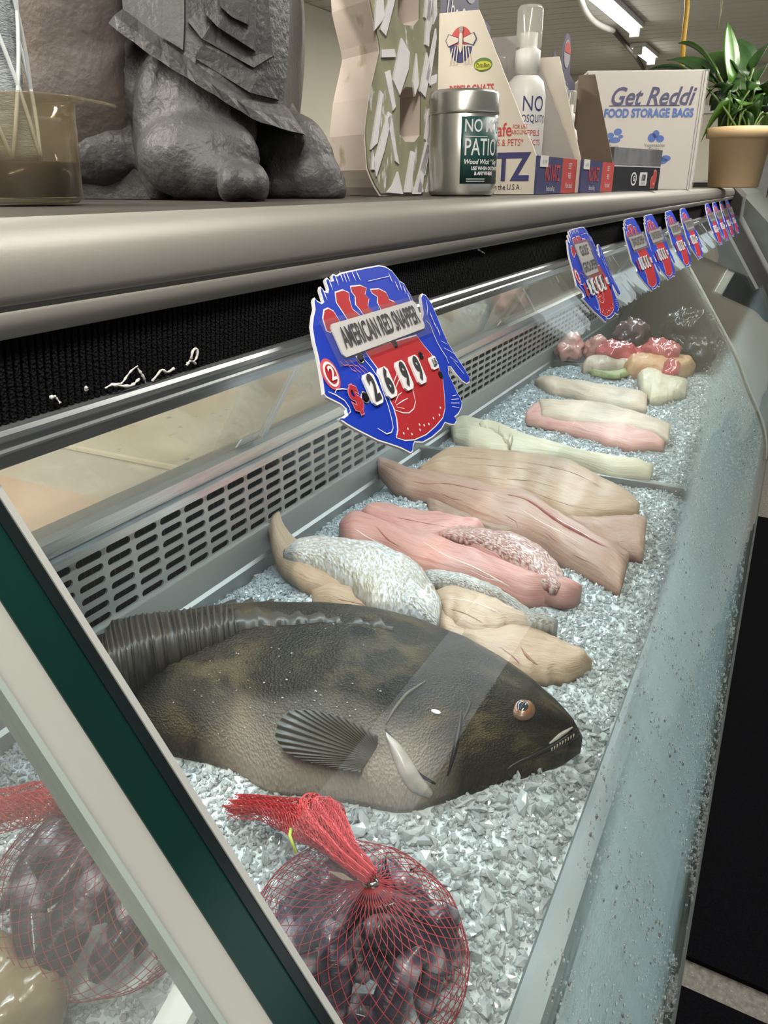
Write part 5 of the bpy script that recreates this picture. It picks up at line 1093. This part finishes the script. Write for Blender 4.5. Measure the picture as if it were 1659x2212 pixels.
def eye(r, off, mt_, nm, sq=.45):
    zax = -d * .5 + np.array([0, 0, .87]); zax /= np.linalg.norm(zax); xa = np.cross([0, 1, 0], zax); xa /= np.linalg.norm(xa); ya = np.cross(zax, xa)
    MB().sphere(ep + zax * off, (r, r, r * sq), 20, 10, np.stack([xa, ya, zax], 1)).build(nm, mt_, gr, True)
eye(.0145, .0010, mat('eye_ring', (.16, .085, .055), .3, col2=(.12, .065, .04), nscale=60, Coat_Weight=.1), 'eye_ring'); eye(.0118, .0028, mat('eye_iris', (.30, .11, .04), .25, col2=(.14, .07, .04), nscale=50, Coat_Weight=.15), 'iris'); eye(.0078, .0052, mat('eye_pupil', (.03, .035, .045), .06, Coat_Weight=1), 'pupil', .45)
for k in range(70):
    zx, zy = random.uniform(250, 1000), random.uniform(120, 500); p = fhit(zx, zy, .0004); MB().sphere(p, (random.uniform(.0006, .0016), random.uniform(.0006, .0018), .0006), 6, 4).build('slime_fleck', mat('slime', (.42, .40, .35), .15), gr, True)
p = fhit(1142, 400, .0012); MB().sphere(p, (.003, .006, .0015), 10, 6).build('ice_fleck', mat('fleck', (.8, .82, .84), .2), gr, True)

# ---- mussels in red net bags
mus = mat('mussel_shell', (.030, .024, .040), .28, 0, (.10, .078, .115), 2.2, 8, (2.2, 1, 1), .42, .60, bump=.35, bscale=9, bstretch=(5, 1, 1), col3=(.42, .36, .40), n3=2.4, lo3=.54, hi3=.70, Coat_Weight=.35)
def mussel_proto():
    r = empty('mussel', (0, 0, 0)); n = 16; mr = 10
    def half(sg):
        V = []; f = []
        for i in range(n + 1):
            s = i / n; x = (s - .5); w_ = .215 * (max(0, math.sin(math.pi * s ** .60)) ** .55) * (.55 + .45 * s); th = .150 * (max(0, math.sin(math.pi * s ** .55)) ** .7); yo = .10 * math.sin(s * 2.6) - .06
            for j in range(mr + 1):
                a = math.pi * j / mr; V.append((x, yo + w_ * math.cos(a), sg * (.002 + th * math.sin(a) ** .85)))
        W = mr + 1
        for i in range(n):
            for j in range(mr): a = i * W + j; f.append((a, a + 1, a + W + 1, a + W))
        return new_obj('valve', V, f, mus, r, True)
    half(1); half(-1); return r
MP = mussel_proto(); first = [True]
def put_mussel(c, R, ln, label, group):
    if first[0]: o = MP; first[0] = False
    else: o = copy_tree(MP)
    o.matrix_world = Matrix.Identity(4); o.location = Vector(c); o.rotation_mode = 'QUATERNION'; o.rotation_quaternion = Matrix(R.tolist()).to_quaternion(); o.scale = (ln, ln, ln * random.uniform(.95, 1.25)); tag(o, label, 'mussel', group)
netm = mat('red_net', (.33, .035, .045), .55, col2=(.42, .05, .06), nscale=40)
def net_bag(C, rad, tie, label, mlabel, mgroup, nm, seedk, tails, LN):
    """C centre, rad ellipsoid radii, tie unit direction of the knot from the centre"""
    random.seed(seedk); C = np.asarray(C); rad = np.asarray(rad); tie = np.asarray(tie, float); tie /= np.linalg.norm(tie)
    FOOT.append(np.array([(C[0] + rad[0] * .6 * math.cos(t), C[1] + rad[1] * .6 * math.sin(t)) for t in np.linspace(0, 6.28, 20)]))
    bag = empty('mussel_net_bag', (C[0], C[1], ZI), label, 'net bag', 'red net bags of mussels')
    xa = np.cross(tie, [0, 1, 0]); xa /= np.linalg.norm(xa); ya = np.cross(tie, xa); B = np.stack([xa, ya, tie], 1)
    # mussels around the skin of the bundle
    k = 0; ga = math.pi * (3 - 5 ** .5)
    for i in range(nm):
        cz = .93 - 1.25 * i / nm; a = ga * i + seedk; sr = math.sqrt(max(0, 1 - cz * cz)); nrm = B @ np.array([sr * math.cos(a), sr * math.sin(a), cz])
        c = C + nrm * rad * (.70 if i % 3 else .60)
        if c[2] < ZI + .018: continue
        nn = nrm / rad; nn /= np.linalg.norm(nn); t = np.cross(nn, tie) if abs(nn @ tie) < .95 else xa; t /= np.linalg.norm(t); an = math.pi / 2 + random.uniform(-.75, .75) + (math.pi if random.random() < .35 else 0)
        t2 = np.cross(nn, t); X = t * math.cos(an) + t2 * math.sin(an); vd = (c - CAM) / np.linalg.norm(c - CAM)
        if abs(X @ vd) > .5: X = np.cross(nn, vd) * random.choice((-1, 1)); X /= np.linalg.norm(X)
        X = X - nn * (X @ nn); X /= np.linalg.norm(X); roll = random.uniform(-.6, .6); Y = np.cross(nn, X); Zx = nn * math.cos(roll) + Y * math.sin(roll); Y = np.cross(Zx, X)
        put_mussel(c, np.stack([X, Y, Zx], 1), LN * random.uniform(.85, 1.15), mlabel, mgroup)
    for i in range(5):
        X = B @ np.array([math.cos(i * 1.3), math.sin(i * 1.3), .2]); X /= np.linalg.norm(X); Zx = np.cross(X, tie); Zx /= np.linalg.norm(Zx); put_mussel(C + X * .012 + [0, 0, -.012 + .006 * i], np.stack([X, np.cross(Zx, X), Zx], 1), LN, mlabel, mgroup)
    # lattice skin
    nl, na = 24, 44; P = {}
    def pt(i, j):
        th = .05 + (i / nl) * 2.15; a = 2 * math.pi * (j + .5 * (i % 2)) / na; rr = 1.0 + .03 * noise.noise(Vector((math.cos(a) * 2.5, math.sin(a) * 2.5, th * 2 + seedk)))
        q = C + (B @ np.array([math.sin(th) * math.cos(a), math.sin(th) * math.sin(a), math.cos(th)])) * rad * rr * 1.03
        if th < .5: q = q + tie * .012 * (1 - th / .5) ** 2
        q[2] = max(q[2], ZI - .002); return q
    net = MB(); r_ = .00034
    for i in range(nl):
        for j in range(na):
            a = pt(i, j)
            for dj in ((0, -1) if i % 2 == 0 else (0, 1)): 
                b = pt(i + 1, j + dj)
                if np.linalg.norm(b - a) > 1e-4: net.tube([a, b], r_, 3, False)
    net.build('net', netm, bag)
    K = C + tie * rad * 1.03 + tie * .014
    MB().tube([K + B @ np.array([.005 * math.cos(t), .005 * math.sin(t), -.002 + .003 * math.sin(2 * t)]) for t in np.linspace(0, 6.283, 14)], .0016, 6).build('metal_clip', chrome, bag, True)
    for path, wds in tails:
        Q = resample(np.array([K] + [np.asarray(p) for p in path]), 46, 3); W = np.interp(np.linspace(0, 1, 46), np.linspace(0, 1, len(wds)), wds); tl = MB(); nc = 22
        for layer in range(2):
            G = []
            for i in range(46):
                t = Q[min(i + 1, 45)] - Q[max(i - 1, 0)]; t /= np.linalg.norm(t); sd = np.cross(t, [0, 0, 1]); sd /= np.linalg.norm(sd) + 1e-9; up_ = np.cross(sd, t)
                G.append([Q[i] + sd * W[i] * (2 * c_ / nc - 1 + (.045 if (i % 2) else 0)) + up_ * (W[i] * .45 * math.sin(c_ * .8 + i * .12 + layer * 2) + layer * .004) for c_ in range(nc + 1)])
            for i in range(45):
                for c_ in range(nc):
                    tl.tube([G[i][c_], G[i + 1][c_ + (i % 2)]], .00048, 3, False)
                    if i % 2 == 0 or c_: tl.tube([G[i][c_ + (1 - i % 2)], G[i + 1][c_ + 0]], .00048, 3, False)
        tl.build('net_tail', mat('red_net_tail', (.62, .045, .06), .5, col2=(.70, .09, .09), nscale=30), bag)
    return bag
c1 = on_z(770, 2040, ZI + .058)
t1 = [on_z(745, 1850, ZI + .135), on_z(690, 1795, ZI + .11), on_z(640, 1765, ZI + .07), on_z(570, 1745, ZI + .04), on_z(505, 1742, ZI + .02)]
t2 = [on_z(745, 1850, ZI + .135), on_z(700, 1790, ZI + .11), on_z(680, 1748, ZI + .085), on_z(712, 1752, ZI + .06), on_z(725, 1790, ZI + .03)]
tie1 = on_z(790, 1918, ZI + .125) - c1
net_bag(c1, (.076, .086, .064), tie1, 'red net bag of mussels with gathered tail nearest the fogged glass', 'mussel inside the red net bag nearest the fogged glass', 'mussels in the bag nearest the fogged glass', 14, 3, [(t1, (.006, .012, .020, .017, .012, .013)), (t2, (.006, .012, .018, .018, .016, .014))], .086)
c2 = on_z(218, 1925, ZI + .058)
t3 = [on_z(180, 1725, ZI + .12), on_z(90, 1735, ZI + .09), on_z(0, 1752, ZI + .07), on_z(-90, 1770, ZI + .05)]
tie2 = on_z(262, 1775, ZI + .125) - c2
net_bag(c2, (.078, .088, .064), tie2, 'red net bag of mussels seen through the hazy near pane', 'mussel inside the red net bag behind the hazy near pane', 'mussels in the bag behind the near pane', 14, 11, [(t3, (.006, .014, .020, .022, .022))], .086)

# ---- corner things under the near pane
c3 = on_z(-25, 2170, ZI + .03); mb = MB()
for _ in range(9): mb.sphere(c3 + rng.uniform(-1, 1, 3) * [.030, .036, .010], rng.uniform(.024, .034, 3), 12, 8)
o = remeshed('plastic_bag', mb, mat('tan_bag', (.30, .22, .12), .22, col2=(.18, .13, .07), nscale=22, bump=.5, bscale=45, Coat_Weight=.35), .005, None, 3, .004, 40); tag(o, 'glossy tan plastic bag of clams in the near corner', 'bag')
FOOT.append(np.array([(c3[0] + .045 * math.cos(t), c3[1] + .045 * math.sin(t)) for t in np.linspace(0, 6.28, 12)]))
a, b, c = on_z(330, 2240, ZI + .012), on_z(405, 2105, ZI + .03), on_z(448, 2155, ZI + .03); 
MB().obox(a, b - a, c - b, np.array([0, 0, .012])).build('white_card', white, None, label='white plastic card lying on the ice below the near bag', cat='card')
a, b = on_z(742, 1888, ZI + .135), on_z(706, 1880, ZI + .128)
MB().prism([(0, 0), (1, .1), (.7, 1), (-.1, .8)], lambda s, t: a + (b - a) * s + (on_z(770, 1910, ZI + .132) - a) * t * .8, (0, 0, .0006)).build('paper_label', mat('label_cream', (.78, .72, .58), .6, col2=(.72, .66, .52)), None, label='small cream paper label tucked under the red net tail', cat='label')
s0 = on_z(640, 1842, ZI + .10)
MB().tube([s0, s0 + [.006, .010, .008], s0 + [.014, .014, .006]], .0016, 5).build('green_sprig', mat('lime_sprig', (.45, .55, .06), .5), None, True, 'tiny lime green sprig on the net bag', 'sprig')

# ================================================================== CRUSHED ICE
icem = mat('ice', (.74, .80, .815), .2, 0, (.62, .69, .71), 60, 3, IOR=1.31, Coat_Weight=.3, bump=.5, bscale=260)
icec = mat('ice_chunk', (.89, .935, .95), .07, 0, (.74, .80, .82), 90, 3, IOR=1.31, Transmission_Weight=.5, Coat_Weight=.5)
def ice_h(x, y):
    h = .008 * noise.noise(Vector((x * 7, y * 7, 2))) + .006 * noise.noise(Vector((x * 40, y * 40, 5))) + .004 * noise.noise(Vector((x * 110, y * 110, 8)))
    e = min(1, max(0, (y - .097) / .05), max(0, (.733 - y) / .05)); return ZI - .008 + h + .006 * e - (1 - e) * .014
XI0, XI1, YI0, YI1 = .02, 2.78, .0965, .733
xs = np.r_[np.arange(XI0, 1.2, .007), np.arange(1.2, XI1, .012)]; ys = np.arange(YI0, YI1, .008); V = [(x, y, ice_h(x, y)) for x in xs for y in ys]; ny = len(ys)
F = [(i * ny + j, (i + 1) * ny + j, (i + 1) * ny + j + 1, i * ny + j + 1) for i in range(len(xs) - 1) for j in range(ny - 1)]
ib = new_obj('crushed_ice', V, F, icem, None, True, (1.4, .4, ZI)); tag(ib, 'bed of white crushed ice filling the display pans', 'ice', kind='stuff')
def inside(poly, x, y):
    n = len(poly); c = False; j = n - 1
    for i in range(n):
        if (poly[i][1] > y) != (poly[j][1] > y) and x < (poly[j][0] - poly[i][0]) * (y - poly[i][1]) / (poly[j][1] - poly[i][1] + 1e-12) + poly[i][0]: c = not c
        j = i
    return c
BBX = [(p[:, 0].min(), p[:, 0].max(), p[:, 1].min(), p[:, 1].max(), p) for p in FOOT]
def blocked(x, y): return any(a < x < b and c < y < d and inside(p, x, y) for a, b, c, d, p in BBX)
C = []; S = []
def strew(n, x0, x1, r0, r1, y0=YI0, y1=YI1, up=0.):
    k = 0
    while k < n:
        k += 1; x, y = random.uniform(x0, x1), random.uniform(y0 + .005, y1 - .005)
        if blocked(x, y): continue
        r = random.uniform(r0, r1); C.append((x, y, ice_h(x, y) + r * random.uniform(.0, .7) + up * random.random())); S.append((r * random.uniform(.6, 1.7), r * random.uniform(.5, 1.2), r * random.uniform(.35, .8)))
random.seed(5)
strew(40000, XI0, 1.0, .0016, .0040); strew(1500, XI0, .8, .004, .0085, YI0, .36, .003); strew(26000, 1.0, 1.9, .002, .004); strew(13000, 1.9, XI1, .0025, .005)
io = scatter_ico('ice_chunk', C, S, icec, ib, jag=.42); io['kind'] = 'stuff'
